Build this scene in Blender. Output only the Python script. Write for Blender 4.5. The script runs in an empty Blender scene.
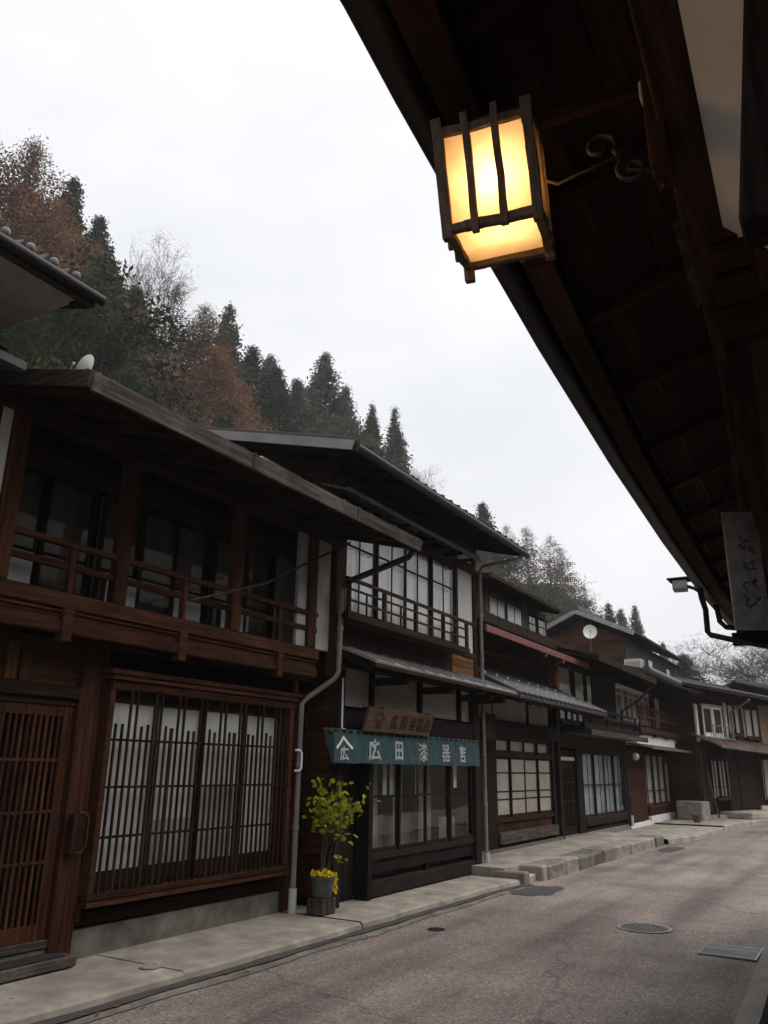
import bpy, math, random
import numpy as np
from mathutils import Vector, Matrix
random.seed(7); RNG = np.random.default_rng(7)
S = bpy.context.scene; COL = S.collection
R = math.radians

# ------------------------------------------------------------------ materials
def nt(name):
    m = bpy.data.materials.new(name); m.use_nodes = True
    n = m.node_tree.nodes; n.clear()
    return m, n, m.node_tree.links
def N(n, t, **k):
    x = n.new(t)
    for a, b in k.items(): setattr(x, a, b)
    return x
def ramp(n, stops):
    r = n.new('ShaderNodeValToRGB'); e = r.color_ramp.elements
    while len(e) < len(stops): e.new(0.5)
    for el, (p, c) in zip(e, stops): el.position = p; el.color = (*c, 1) if len(c) == 3 else c
    return r
def tinted(n, l, col_socket, amount=1.0):
    a = N(n, 'ShaderNodeAttribute', attribute_name='tint')
    m = N(n, 'ShaderNodeVectorMath', operation='SCALE')
    l.new(col_socket, m.inputs[0]); l.new(a.outputs['Fac'], m.inputs['Scale'])
    return m.outputs[0]
def out(n, l, sh):
    o = N(n, 'ShaderNodeOutputMaterial'); l.new(sh, o.inputs[0]); return o

def wood(name, dark, mid, lite, axis='z', rough=.82, grain=1.0, bump=.35, worn=.25, wornc=(.16,.14,.125)):
    m, n, l = nt(name)
    tc = N(n, 'ShaderNodeTexCoord')
    mp = N(n, 'ShaderNodeMapping')
    s = {'x': (1.2, 26, 26), 'y': (26, 1.2, 26), 'z': (26, 26, 1.2)}[axis]
    mp.inputs['Scale'].default_value = tuple(v*grain for v in s); mp.inputs['Rotation'].default_value = (.05, .04, .03)
    l.new(tc.outputs['Object'], mp.inputs[0])
    nz = N(n, 'ShaderNodeTexNoise'); nz.inputs['Scale'].default_value = 1.6; nz.inputs['Detail'].default_value = 6; nz.inputs['Roughness'].default_value = .65
    l.new(mp.outputs[0], nz.inputs['Vector'])
    r = ramp(n, [(.28, dark), (.5, mid), (.74, lite)]); l.new(nz.outputs['Fac'], r.inputs[0])
    n2 = N(n, 'ShaderNodeTexNoise'); n2.inputs['Scale'].default_value = 2.3; n2.inputs['Detail'].default_value = 5; n2.inputs['Roughness'].default_value = .7
    l.new(tc.outputs['Object'], n2.inputs['Vector'])
    r2 = ramp(n, [(.5, (0,0,0)), (.72, (worn,)*3)]); l.new(n2.outputs['Fac'], r2.inputs[0])
    mx = N(n, 'ShaderNodeMixRGB'); l.new(r2.outputs[0], mx.inputs[0]); l.new(r.outputs[0], mx.inputs[1]); mx.inputs[2].default_value = (*wornc, 1)
    b = N(n, 'ShaderNodeBsdfPrincipled')
    l.new(tinted(n, l, mx.outputs[0]), b.inputs['Base Color'])
    b.inputs['Roughness'].default_value = rough; b.inputs['Specular IOR Level'].default_value = .09
    bp = N(n, 'ShaderNodeBump'); bp.inputs['Strength'].default_value = bump; bp.inputs['Distance'].default_value = .004
    l.new(nz.outputs['Fac'], bp.inputs['Height']); l.new(bp.outputs[0], b.inputs['Normal'])
    out(n, l, b.outputs[0]); return m

def mottled(name, c1, c2, scale=4, rough=.8, bump=.2, bscale=60, spec=.3, metal=0., detail=6, c3=None, bdist=.004):
    m, n, l = nt(name)
    tc = N(n, 'ShaderNodeTexCoord')
    nz = N(n, 'ShaderNodeTexNoise'); nz.inputs['Scale'].default_value = scale; nz.inputs['Detail'].default_value = detail; nz.inputs['Roughness'].default_value = .65
    l.new(tc.outputs['Object'], nz.inputs['Vector'])
    st = [(.3, c1), (.7, c2)] if c3 is None else [(.3, c1), (.55, c2), (.72, c3)]
    r = ramp(n, st); l.new(nz.outputs['Fac'], r.inputs[0])
    b = N(n, 'ShaderNodeBsdfPrincipled'); l.new(tinted(n, l, r.outputs[0]), b.inputs['Base Color'])
    b.inputs['Roughness'].default_value = rough; b.inputs['Specular IOR Level'].default_value = spec; b.inputs['Metallic'].default_value = metal
    n2 = N(n, 'ShaderNodeTexNoise'); n2.inputs['Scale'].default_value = bscale; n2.inputs['Detail'].default_value = 4
    l.new(tc.outputs['Object'], n2.inputs['Vector'])
    bp = N(n, 'ShaderNodeBump'); bp.inputs['Strength'].default_value = bump; bp.inputs['Distance'].default_value = bdist
    l.new(n2.outputs['Fac'], bp.inputs['Height']); l.new(bp.outputs[0], b.inputs['Normal'])
    out(n, l, b.outputs[0]); return m

def glassmat(name, tint=(.9,.92,.93), rough=.015, ior=1.5):
    m, n, l = nt(name)
    t = N(n, 'ShaderNodeBsdfTransparent'); t.inputs[0].default_value = (*tint, 1)
    g = N(n, 'ShaderNodeBsdfGlossy'); g.inputs['Roughness'].default_value = rough
    lw = N(n, 'ShaderNodeLayerWeight'); lw.inputs[0].default_value = .5
    pw = N(n, 'ShaderNodeMath', operation='POWER'); l.new(lw.outputs['Facing'], pw.inputs[0]); pw.inputs[1].default_value = 5
    f = N(n, 'ShaderNodeMath', operation='MULTIPLY_ADD'); l.new(pw.outputs[0], f.inputs[0]); f.inputs[1].default_value = .93; f.inputs[2].default_value = .06
    tc = N(n, 'ShaderNodeTexCoord'); nz = N(n, 'ShaderNodeTexNoise'); nz.inputs['Scale'].default_value = 2.2
    l.new(tc.outputs['Object'], nz.inputs['Vector'])
    bp = N(n, 'ShaderNodeBump'); bp.inputs['Strength'].default_value = .12; bp.inputs['Distance'].default_value = .02
    l.new(nz.outputs['Fac'], bp.inputs['Height']); l.new(bp.outputs[0], g.inputs['Normal'])
    mx = N(n, 'ShaderNodeMixShader'); l.new(f.outputs[0], mx.inputs[0]); l.new(t.outputs[0], mx.inputs[1]); l.new(g.outputs[0], mx.inputs[2])
    out(n, l, mx.outputs[0]); return m

def leafmat(name, cols, rough=.75, nscale=.5, trans=.25):
    m, n, l = nt(name)
    tc = N(n, 'ShaderNodeTexCoord'); oi = N(n, 'ShaderNodeObjectInfo')
    nz = N(n, 'ShaderNodeTexNoise'); nz.inputs['Scale'].default_value = nscale; nz.inputs['Detail'].default_value = 4; nz.inputs['Roughness'].default_value = .7
    l.new(tc.outputs['Object'], nz.inputs['Vector'])
    ad = N(n, 'ShaderNodeMath', operation='MULTIPLY_ADD'); l.new(oi.outputs['Random'], ad.inputs[0]); ad.inputs[1].default_value = .3; l.new(nz.outputs['Fac'], ad.inputs[2])
    sb = N(n, 'ShaderNodeMath', operation='SUBTRACT'); l.new(ad.outputs[0], sb.inputs[0]); sb.inputs[1].default_value = .15
    r = ramp(n, [(.3, cols[0]), (.5, cols[1]), (.72, cols[2])]); l.new(sb.outputs[0], r.inputs[0])
    c = tinted(n, l, r.outputs[0])
    d = N(n, 'ShaderNodeBsdfDiffuse'); l.new(c, d.inputs[0])
    t = N(n, 'ShaderNodeBsdfTranslucent'); l.new(c, t.inputs[0])
    mx = N(n, 'ShaderNodeMixShader'); mx.inputs[0].default_value = trans
    l.new(d.outputs[0], mx.inputs[1]); l.new(t.outputs[0], mx.inputs[2]); out(n, l, mx.outputs[0]); return m

M = {}
D0, D1, D2 = (.008,.0043,.003), (.024,.0125,.0082), (.056,.031,.020)          # dark stained timber
for a in 'xyz':
    M['dark_'+a] = wood('dark_timber_'+a, D0, D1, D2, a, worn=.3, wornc=(.075,.052,.038))
    M['red_'+a] = wood('red_brown_timber_'+a, (.012,.0046,.0027), (.043,.0155,.008), (.10,.041,.021), a, worn=.3, wornc=(.085,.048,.030))
    M['gold_'+a] = wood('golden_brown_timber_'+a, (.030,.013,.006), (.074,.034,.015), (.13,.064,.031), a, worn=.3, wornc=(.11,.07,.04))
    M['black_'+a] = wood('black_timber_'+a, (.0055,.0042,.0038), (.014,.0105,.009), (.032,.024,.021), a, worn=.22, wornc=(.06,.05,.043))
    M['grey_'+a] = wood('weathered_grey_timber_'+a, (.018,.0145,.012), (.046,.038,.032), (.125,.106,.092), a, worn=.5, wornc=(.16,.145,.13), grain=.8)
    M['orange_'+a] = wood('orange_timber_'+a, (.07,.028,.011), (.14,.062,.024), (.21,.105,.046), a, worn=.3, wornc=(.12,.08,.05))
    M['soffit_'+a] = wood('eave_plank_'+a, (.018,.0105,.008), (.044,.0235,.0180), (.080,.044,.034), a, worn=.2, wornc=(.06,.04,.03))
M['plaster'] = mottled('white_plaster', (.58,.57,.56), (.74,.73,.72), 3, .9, .12)
M['beige'] = mottled('beige_plaster', (.26,.235,.21), (.40,.365,.335), 4, .9, .2)
M['ochre'] = mottled('ochre_plaster', (.17,.11,.075), (.25,.175,.125), 3, .9, .2)
M['white_paint'] = mottled('white_paint', (.62,.62,.61), (.80,.80,.79), 5, .5, .05)
M['concrete'] = mottled('concrete', (.18,.157,.132), (.325,.288,.245), 2.6, .9, .45, 70, c3=(.47,.42,.36), detail=9)
M['kerb_old'] = mottled('old_kerb_concrete', (.16,.146,.13), (.26,.236,.212), 4, .9, .5, 50)
M['stone'] = mottled('rough_stone', (.13,.118,.103), (.24,.22,.195), 5, .92, .9, 14, c3=(.34,.318,.285), bdist=.03)
M['mossy'] = mottled('rust_stained_stone', (.04,.032,.025), (.11,.082,.062), 7, .95, .9, 18, c3=(.23,.20,.17), bdist=.03)
M['foundation'] = mottled('old_foundation_concrete', (.085,.080,.066), (.185,.172,.146), 4, .9, .4, 50, c3=(.26,.25,.22))
M['roof_metal'] = mottled('dull_roof_metal', (.05,.047,.046), (.10,.095,.092), 2.2, .55, .15, 20, .4, .2)
M['roof_pale'] = mottled('pale_roof_metal', (.22,.21,.21), (.36,.35,.35), 2.5, .42, .1, 20, .5, .35)
M['roof_tile'] = mottled('kawara_tile', (.022,.021,.022), (.050,.048,.050), 5, .48, .25, 40, .5)
M['roof_mossy'] = mottled('mossy_bark_roof', (.035,.030,.027), (.075,.064,.056), 3, .9, .8, 22, .2, bdist=.02)
M['red_tin'] = mottled('red_tin', (.12,.036,.031), (.21,.068,.058), 6, .6, .1)
M['rust_tin'] = mottled('rusty_tin', (.075,.048,.040), (.14,.096,.080), 3, .7, .2, c3=(.22,.18,.16))
M['pipe'] = mottled('pinkish_grey_pipe', (.17,.145,.135), (.27,.235,.22), 3, .55, .05)
M['pipe_dark'] = mottled('dark_pipe', (.014,.011,.012), (.026,.021,.021), 3, .5, .05)
M['pipe_white'] = mottled('white_pipe', (.38,.38,.37), (.56,.56,.55), 5, .5, .05)
M['iron'] = mottled('wrought_iron', (.02,.018,.017), (.045,.04,.037), 8, .5, .2, spec=.5, metal=.5)
M['steel'] = mottled('galvanised_steel', (.16,.165,.17), (.27,.275,.28), 12, .45, .15, 80, .5, .6)
M['plastic_grey'] = mottled('grey_plastic', (.055,.06,.068), (.085,.09,.10), 6, .5, .05, spec=.4)
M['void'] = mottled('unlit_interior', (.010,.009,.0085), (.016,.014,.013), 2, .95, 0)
M['curtain'] = mottled('white_curtain', (.50,.495,.47), (.65,.64,.61), 2.5, .9, .1)
M['curtain_grey'] = mottled('grey_curtain', (.24,.23,.22), (.40,.385,.37), 2.5, .9, .1)
M['curtain_dim'] = mottled('dim_brown_curtain', (.07,.061,.053), (.155,.138,.123), 1.6, .9, .1)
M['curtain_tan'] = mottled('tan_curtain', (.11,.085,.065), (.24,.195,.155), 2.0, .9, .1)
M['curtain_blue'] = mottled('pale_blue_curtain', (.27,.32,.35), (.40,.45,.48), 2.0, .9, .1)
M['paper'] = mottled('shoji_paper', (.38,.375,.36), (.52,.51,.49), 2.0, .9, .05)
M['frosted'] = mottled('frosted_glass', (.30,.325,.325), (.44,.465,.46), 1.6, .25, .05, spec=.5)
M['frosted_tan'] = mottled('tan_frosted_glass', (.28,.255,.225), (.41,.38,.345), 1.6, .25, .05, spec=.5)
M['glass'] = glassmat('window_glass')
M['noren'] = mottled('teal_cloth', (.023,.050,.058), (.037,.074,.084), 6, .95, .25, 300)
M['white_dye'] = mottled('white_dye', (.62,.62,.60), (.76,.76,.74), 12, .9, .05)
M['ink'] = mottled('black_ink', (.012,.010,.009), (.03,.025,.022), 10, .8, .05)
M['sign_wood'] = wood('carved_sign_board', (.042,.024,.015), (.078,.048,.031), (.12,.08,.054), 'y', worn=.25, wornc=(.1,.075,.055))
M['sign_white'] = mottled('weathered_white_sign', (.11,.107,.102), (.26,.25,.245), 7, .85, .2, c3=(.38,.37,.36))
M['faded_ink'] = mottled('faded_ink', (.06,.058,.056), (.13,.126,.12), 9, .9, .05)
M['mat'] = mottled('dark_rubber_mat', (.022,.020,.020), (.04,.036,.036), 30, .9, .6, 200)
M['lantern_z'] = wood('lantern_stick', (.09,.062,.045), (.16,.115,.085), (.25,.185,.14), 'z', worn=.3, wornc=(.08,.06,.045))
M['manhole'] = mottled('worn_iron_lid', (.055,.05,.048), (.10,.09,.086), 20, .6, .3, 60, .4, .2)
M['bulb'] = mottled('white_globe', (.36,.35,.33), (.45,.44,.42), 3, .3, 0)
M['mortar'] = mottled('dark_asphalt_patch', (.045,.042,.041), (.085,.077,.073), 6, .9, .8, 150)
M['trunk'] = mottled('conifer_bark', (.055,.043,.036), (.12,.097,.082), 4, .95, .5, 20)
M['pale_trunk'] = mottled('pale_bark', (.060,.049,.043), (.11,.094,.084), 3, .95, .3, 20)
M['cedar'] = leafmat('cedar_needles', ((.032,.044,.030), (.062,.079,.054), (.105,.122,.080)))
M['larch'] = leafmat('rusty_larch_needles', ((.125,.068,.042), (.215,.120,.070), (.31,.185,.108)), nscale=.35)
M['larch_dull'] = leafmat('faded_larch_needles', ((.070,.043,.031), (.125,.074,.050), (.19,.112,.072)), nscale=.35)
M['brown_wood'] = leafmat('grey_brown_twigs', ((.062,.046,.038), (.10,.074,.060), (.15,.11,.088)), nscale=.4)
M['evergreen'] = leafmat('broadleaf_leaves', ((.026,.036,.019), (.046,.060,.029), (.075,.090,.042)))
M['yellow_green'] = leafmat('yellowing_leaves', ((.07,.075,.018), (.15,.14,.032), (.24,.20,.05)))
M['plant_leaf'] = leafmat('lime_leaves', ((.20,.25,.02), (.36,.40,.035), (.56,.54,.06)), nscale=6, trans=.4)
M['flower'] = leafmat('yellow_petals', ((.50,.36,.012), (.70,.52,.02), (.82,.66,.05)), nscale=12, trans=.3)
M['fallen'] = leafmat('fallen_leaf', ((.20,.05,.02), (.30,.10,.04), (.36,.17,.07)), nscale=3)

def asphalt():
    m, n, l = nt('worn_asphalt')
    tc = N(n, 'ShaderNodeTexCoord')
    big = N(n, 'ShaderNodeTexNoise'); big.inputs['Scale'].default_value = .55; big.inputs['Detail'].default_value = 7; big.inputs['Roughness'].default_value = .62
    l.new(tc.outputs['Object'], big.inputs['Vector'])
    rb = ramp(n, [(.32, (.140,.119,.107)), (.5, (.205,.176,.158)), (.68, (.270,.234,.210))]); l.new(big.outputs['Fac'], rb.inputs[0])
    vo = N(n, 'ShaderNodeTexVoronoi'); vo.inputs['Scale'].default_value = 62; l.new(tc.outputs['Object'], vo.inputs['Vector'])
    rv = ramp(n, [(0, (.42,.40,.39)), (.3, (.78,.77,.77)), (.7, (1.15,1.13,1.12)), (1, (2.0,1.92,1.86))]); l.new(vo.outputs['Color'], rv.inputs[0])
    ml = N(n, 'ShaderNodeMixRGB', blend_type='MULTIPLY'); ml.inputs[0].default_value = .85; l.new(rb.outputs[0], ml.inputs[1]); l.new(rv.outputs[0], ml.inputs[2])
    # tyre-worn lighter bands along the street and dark irregular stains
    sx = N(n, 'ShaderNodeMapping'); sx.inputs['Scale'].default_value = (1.3, .09, 1); l.new(tc.outputs['Object'], sx.inputs[0])
    st = N(n, 'ShaderNodeTexNoise'); st.inputs['Scale'].default_value = 1.4; st.inputs['Detail'].default_value = 4; l.new(sx.outputs[0], st.inputs['Vector'])
    rs = ramp(n, [(.36, (.58,.58,.59)), (.5, (1,1,1)), (.66, (1.25,1.23,1.21))]); l.new(st.outputs['Fac'], rs.inputs[0])
    m2 = N(n, 'ShaderNodeMixRGB', blend_type='MULTIPLY'); m2.inputs[0].default_value = .8; l.new(ml.outputs[0], m2.inputs[1]); l.new(rs.outputs[0], m2.inputs[2])
    # thin cracks
    cv = N(n, 'ShaderNodeTexVoronoi', feature='DISTANCE_TO_EDGE'); cv.inputs['Scale'].default_value = .27
    wn = N(n, 'ShaderNodeTexNoise'); wn.inputs['Scale'].default_value = 2.5; wn.inputs['Detail'].default_value = 6; l.new(tc.outputs['Object'], wn.inputs['Vector'])
    wa = N(n, 'ShaderNodeVectorMath', operation='MULTIPLY_ADD'); l.new(wn.outputs['Color'], wa.inputs[0]); wa.inputs[1].default_value = (.7,.7,0); l.new(tc.outputs['Object'], wa.inputs[2])
    l.new(wa.outputs[0], cv.inputs['Vector'])
    rc = ramp(n, [(0, (.45,.45,.45)), (.005, (1,1,1))]); l.new(cv.outputs['Distance'], rc.inputs[0])
    m3 = N(n, 'ShaderNodeMixRGB', blend_type='MULTIPLY'); m3.inputs[0].default_value = .7; l.new(m2.outputs[0], m3.inputs[1]); l.new(rc.outputs[0], m3.inputs[2])
    b = N(n, 'ShaderNodeBsdfPrincipled'); l.new(m3.outputs[0], b.inputs['Base Color'])
    b.inputs['Roughness'].default_value = .85; b.inputs['Specular IOR Level'].default_value = .2
    bp = N(n, 'ShaderNodeBump'); bp.inputs['Strength'].default_value = .6; bp.inputs['Distance'].default_value = .006
    l.new(vo.outputs['Distance'], bp.inputs['Height']); l.new(bp.outputs[0], b.inputs['Normal'])
    out(n, l, b.outputs[0]); return m
M['asphalt'] = asphalt()
M['earth'] = mottled('hillside_litter', (.045,.036,.026), (.10,.08,.055), .25, .95, .6, 3, .2)

def lamp_paper():
    m, n, l = nt('lantern_frosted_panel')
    tc = N(n, 'ShaderNodeTexCoord'); nz = N(n, 'ShaderNodeTexNoise'); nz.inputs['Scale'].default_value = 14; nz.inputs['Detail'].default_value = 5
    l.new(tc.outputs['Object'], nz.inputs['Vector'])
    r = ramp(n, [(.3, (.58,.47,.33)), (.7, (.72,.60,.44))]); l.new(nz.outputs['Fac'], r.inputs[0])
    d = N(n, 'ShaderNodeBsdfDiffuse'); t = N(n, 'ShaderNodeBsdfTranslucent'); l.new(r.outputs[0], d.inputs[0]); l.new(r.outputs[0], t.inputs[0])
    mx = N(n, 'ShaderNodeMixShader'); mx.inputs[0].default_value = .6; l.new(d.outputs[0], mx.inputs[1]); l.new(t.outputs[0], mx.inputs[2])
    out(n, l, mx.outputs[0]); return m
M['lantern_panel'] = lamp_paper()
def emit(name, c, s):
    m, n, l = nt(name); e = N(n, 'ShaderNodeEmission'); e.inputs[0].default_value = (*c, 1); e.inputs[1].default_value = s; out(n, l, e.outputs[0]); return m
M['filament'] = emit('glowing_bulb', (1, .72, .38), 22)

# ------------------------------------------------------------------ mesh builder and tagging
FR = {}
EACH = {'post', 'beam', 'lintel', 'plaster_panel', 'bracket', 'purlin', 'window_frame', 'corner_board', 'name_plate', 'frosted_panel', 'baluster', 'plaster_band', 'foundation', 'barge_board', 'tile_end', 'stored_planks', 'hanger', 'loose_lath', 'end_board', 'downspout_pair', 'snow_guard', 'loop', 'rafter', 'bar', 'scrollwork', 'panel', 'tile_cap', 'corner', 'stretcher'}
SIDES = {'side_wall'}
def thing(name, label, cat, loc=(0,0,0), az=0., group=None, local=False):
    o = bpy.data.objects.new(name, None); COL.objects.link(o); o.empty_display_size = .2
    o.location = loc; o.rotation_euler = (0, 0, -R(az)); tag(o, label, cat, group)
    FR[o.name] = (Vector(loc), Matrix.Rotation(R(az), 3, 'Z'), local); return o
def tag(o, label=None, cat=None, group=None, kind=None):
    if label: o['label'] = label
    if cat: o['category'] = cat
    if group: o['group'] = group
    if kind: o['kind'] = kind
    return o
def root_of(o):
    while o.parent is not None: o = o.parent
    return o

class MB:
    def __init__(s): s.v = []; s.f = []; s.t = []; s.sm = []; s.pc = []
    def _add(s, vs, fs, tint=None, smooth=False):
        k = len(s.v); s.pc.append((k, len(s.f))); s.v += [tuple(p) for p in vs]
        t = tint if tint is not None else random.uniform(.66, 1.36)
        for f in fs: s.f.append(tuple(i+k for i in f)); s.t.append(t); s.sm.append(smooth)
    def obox(s, c, ax, h, ch=None, tint=None):
        h = [max(.0008, a-random.uniform(.0002, .0011)) for a in h]
        if ch is None: ch = min(.006, .16*min(h))
        vs = []; idx = {}
        if ch == 0:
            vs = [Vector(c)+ax[0]*(i*h[0])+ax[1]*(j*h[1])+ax[2]*(k*h[2]) for i in (-1, 1) for j in (-1, 1) for k in (-1, 1)]
            s._add(vs, [(0,1,3,2), (4,6,7,5), (0,4,5,1), (2,3,7,6), (0,2,6,4), (1,5,7,3)], tint); return s
        for i in (-1, 1):
            for j in (-1, 1):
                for k in (-1, 1):
                    for a in range(3):
                        q = [h[0]-ch, h[1]-ch, h[2]-ch]; q[a] += ch
                        p = Vector(c)+ax[0]*(i*q[0])+ax[1]*(j*q[1])+ax[2]*(k*q[2])
                        idx[(i,j,k,a)] = len(vs); vs.append(p)
        fs = []
        for a in range(3):
            b, d = (a+1) % 3, (a+2) % 3
            for sg in (-1, 1):
                f = []
                for (u, w) in ((-1,-1), (1,-1), (1,1), (-1,1)):
                    q = [0,0,0]; q[a] = sg; q[b] = u; q[d] = w; f.append(idx[(*q, a)])
                fs.append(tuple(f if sg > 0 else f[::-1]))
            for u in (-1, 1):
                for w in (-1, 1):
                    q0 = [0,0,0]; q1 = [0,0,0]; q0[a] = -1; q1[a] = 1
                    for q in (q0, q1): q[b] = u; q[d] = w
                    f = [idx[(*q0, b)], idx[(*q1, b)], idx[(*q1, d)], idx[(*q0, d)]]
                    fs.append(tuple(f if u*w > 0 else f[::-1]))
        for i in (-1, 1):
            for j in (-1, 1):
                for k in (-1, 1):
                    f = [idx[(i,j,k,0)], idx[(i,j,k,1)], idx[(i,j,k,2)]]
                    fs.append(tuple(f if i*j*k > 0 else f[::-1]))
        s._add(vs, fs, tint); return s
    def box(s, x0, x1, y0, y1, z0, z1, ch=None, tint=None):
        return s.obox(((x0+x1)/2, (y0+y1)/2, (z0+z1)/2), (Vector((1,0,0)), Vector((0,1,0)), Vector((0,0,1))), (abs(x1-x0)/2, abs(y1-y0)/2, abs(z1-z0)/2), ch, tint)
    def bar(s, p, q, w, h, up=(0,0,1), tint=None, ch=None):
        p = Vector(p); q = Vector(q); d = (q-p); L = d.length; d.normalize(); up = Vector(up)
        a = d.cross(up)
        if a.length < 1e-4: a = d.cross(Vector((1,0,0)))
        a.normalize(); b = a.cross(d)
        return s.obox((p+q)/2, (d, a, b) if d.cross(a).dot(b) > 0 else (d, -a, b), (L/2, w/2, h/2), ch, tint)
    def tube(s, pts, r, n=8, tint=None, caps=True):
        pts = [Vector(p) for p in pts]; rs = r if isinstance(r, (list, tuple)) else [r]*len(pts)
        vs = []; ref = None
        for i, p in enumerate(pts):
            d = (pts[min(i+1, len(pts)-1)]-pts[max(i-1, 0)]).normalized()
            if ref is None:
                ref = d.cross(Vector((0,0,1)))
                if ref.length < 1e-3: ref = d.cross(Vector((1,0,0)))
            a = (ref-d*ref.dot(d)).normalized(); ref = a; b = d.cross(a)
            for k in range(n):
                t = 2*math.pi*k/n; vs.append(p+(a*math.cos(t)+b*math.sin(t))*rs[i])
        fs = [(i*n+k, i*n+(k+1) % n, (i+1)*n+(k+1) % n, (i+1)*n+k) for i in range(len(pts)-1) for k in range(n)]
        t = tint if tint is not None else random.uniform(.85, 1.15)
        s._add(vs, fs, t, True)
        if caps:
            s._add(vs[:n], [tuple(range(n))[::-1]], t); s._add(vs[-n:], [tuple(range(n))], t)
        return s
    def slab(s, quad, th, tint=None):
        q = [Vector(p) for p in quad]; nrm = (q[1]-q[0]).cross(q[3]-q[0]).normalized()
        if nrm.z < 0: q = q[::-1]; nrm = -nrm
        b = [p-nrm*th for p in q]
        s._add(q+b, [(0,1,2,3), (7,6,5,4), (0,4,5,1), (1,5,6,2), (2,6,7,3), (3,7,4,0)], tint); return s
    def prism(s, poly, ext, tint=None):
        a = [Vector(p) for p in poly]; e = Vector(ext); n = len(a)
        nr = Vector((0,0,0))
        for i in range(n): nr += a[i].cross(a[(i+1) % n])
        if nr.dot(e) > 0: a = a[::-1]
        s._add(a+[p+e for p in a], [tuple(range(n)), tuple(range(2*n-1, n-1, -1))]+[(i+n, (i+1) % n+n, (i+1) % n, i)[::1] for i in range(n)], tint); return s
    def disc(s, c, r, th, axis=(0,0,1), n=28, tint=None, r2=None):
        c = Vector(c); ax = Vector(axis).normalized()
        s.tube([c-ax*th/2, c+ax*th/2], [r, r2 or r], n, tint); return s
    def grid(s, fn, nu, nv, tint=1., smooth=True, thick=None):
        vs = [Vector(fn(i/nu, j/nv)) for i in range(nu+1) for j in range(nv+1)]
        fs = [(i*(nv+1)+j, (i+1)*(nv+1)+j, (i+1)*(nv+1)+j+1, i*(nv+1)+j+1) for i in range(nu) for j in range(nv)]
        s._add(vs, fs, tint, smooth); return s
    def ball(s, c, r, nu=16, nv=10, tint=1., sq=(1,1,1)):
        c = Vector(c)
        return s.grid(lambda u, v: c+Vector((sq[0]*r*math.cos(2*math.pi*u)*math.sin(math.pi*v), sq[1]*r*math.sin(2*math.pi*u)*math.sin(math.pi*v), sq[2]*r*math.cos(math.pi*v))), nu, nv, tint)
    def pieces(s):
        e = s.pc[1:]+[(len(s.v), len(s.f))]
        for (v0, f0), (v1, f1) in zip(s.pc, e):
            m = MB(); m.v = s.v[v0:v1]; m.f = [tuple(i-v0 for i in f) for f in s.f[f0:f1]]; m.t = s.t[f0:f1]; m.sm = s.sm[f0:f1]; m.pc = [(0, 0)]; yield m
    def merge(s, o):
        k = len(s.v); s.pc.append((k, len(s.f))); s.v += o.v; s.f += [tuple(i+k for i in f) for f in o.f]; s.t += o.t; s.sm += o.sm
    def build(s, name, mat, parent=None):
        if name in EACH and len(s.pc) > 1:
            return [m.build(name, mat, parent) for m in s.pieces()][0]
        if name in SIDES and len(s.pc) > 1:
            ys = [sum(p[1] for p in m.v)/len(m.v) for m in s.pieces()]; mid = (min(ys)+max(ys))/2
            if max(ys)-min(ys) > 1:
                A, B = MB(), MB()
                for m, y in zip(s.pieces(), ys): (A if y < mid else B).merge(m)
                A.pc = A.pc[:1]; B.pc = B.pc[:1]; A.build(name, mat, parent); return B.build(name, mat, parent)
        vs = s.v
        if parent is not None:
            loc, rot, local = FR[root_of(parent).name]
            if not local: vs = [tuple(rot @ (Vector(p)-loc)) for p in vs]
        me = bpy.data.meshes.new(name); me.from_pydata([tuple(p) for p in vs], [], s.f)
        at = me.attributes.new('tint', 'FLOAT', 'FACE'); at.data.foreach_set('value', s.t)
        me.polygons.foreach_set('use_smooth', s.sm); me.update()
        me.materials.append(M[mat] if isinstance(mat, str) else mat)
        o = bpy.data.objects.new(name, me); COL.objects.link(o)
        if parent is not None: o.parent = parent
        return o

def npmesh(name, V, F, T, mat, parent=None):
    """numpy quads -> object"""
    me = bpy.data.meshes.new(name); nf = len(F); k = F.shape[1]
    me.vertices.add(len(V)); me.vertices.foreach_set('co', V.astype(np.float32).ravel())
    me.loops.add(nf*k); me.loops.foreach_set('vertex_index', F.astype(np.int32).ravel())
    me.polygons.add(nf); me.polygons.foreach_set('loop_start', np.arange(nf, dtype=np.int32)*k)
    at = me.attributes.new('tint', 'FLOAT', 'FACE'); at.data.foreach_set('value', T.astype(np.float32))
    me.update(calc_edges=True); me.materials.append(M[mat])
    return me

def glyphs(txt, size, thick=.004, bold=.0):
    """text as mesh data (verts, faces), centred, in the xy plane"""
    c = bpy.data.curves.new('lettering', 'FONT'); c.body = txt; c.size = size; c.align_x = 'CENTER'; c.align_y = 'CENTER'
    c.extrude = thick; c.offset = bold*size; c.resolution_u = 3
    o = bpy.data.objects.new('lettering', c); COL.objects.link(o)
    dg = bpy.context.evaluated_depsgraph_get(); me = bpy.data.meshes.new_from_object(o.evaluated_get(dg))
    vs = [v.co.copy() for v in me.vertices]; fs = [tuple(p.vertices) for p in me.polygons]
    bpy.data.objects.remove(o); bpy.data.curves.remove(c); bpy.data.meshes.remove(me)
    if vs:
        cx = (min(v.x for v in vs)+max(v.x for v in vs))/2; cy = (min(v.y for v in vs)+max(v.y for v in vs))/2
        for v in vs: v.x -= cx; v.y -= cy
    return vs, fs
def put_text(mb, txt, size, fn, bold=.0, sx=1.0, thick=.004):
    """fn maps (right, up, out) of the lettering to a point"""
    vs, fs = glyphs(txt, size, thick, bold)
    mb._add([fn(v.x*sx, v.y, v.z) for v in vs], fs, 1.)

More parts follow.
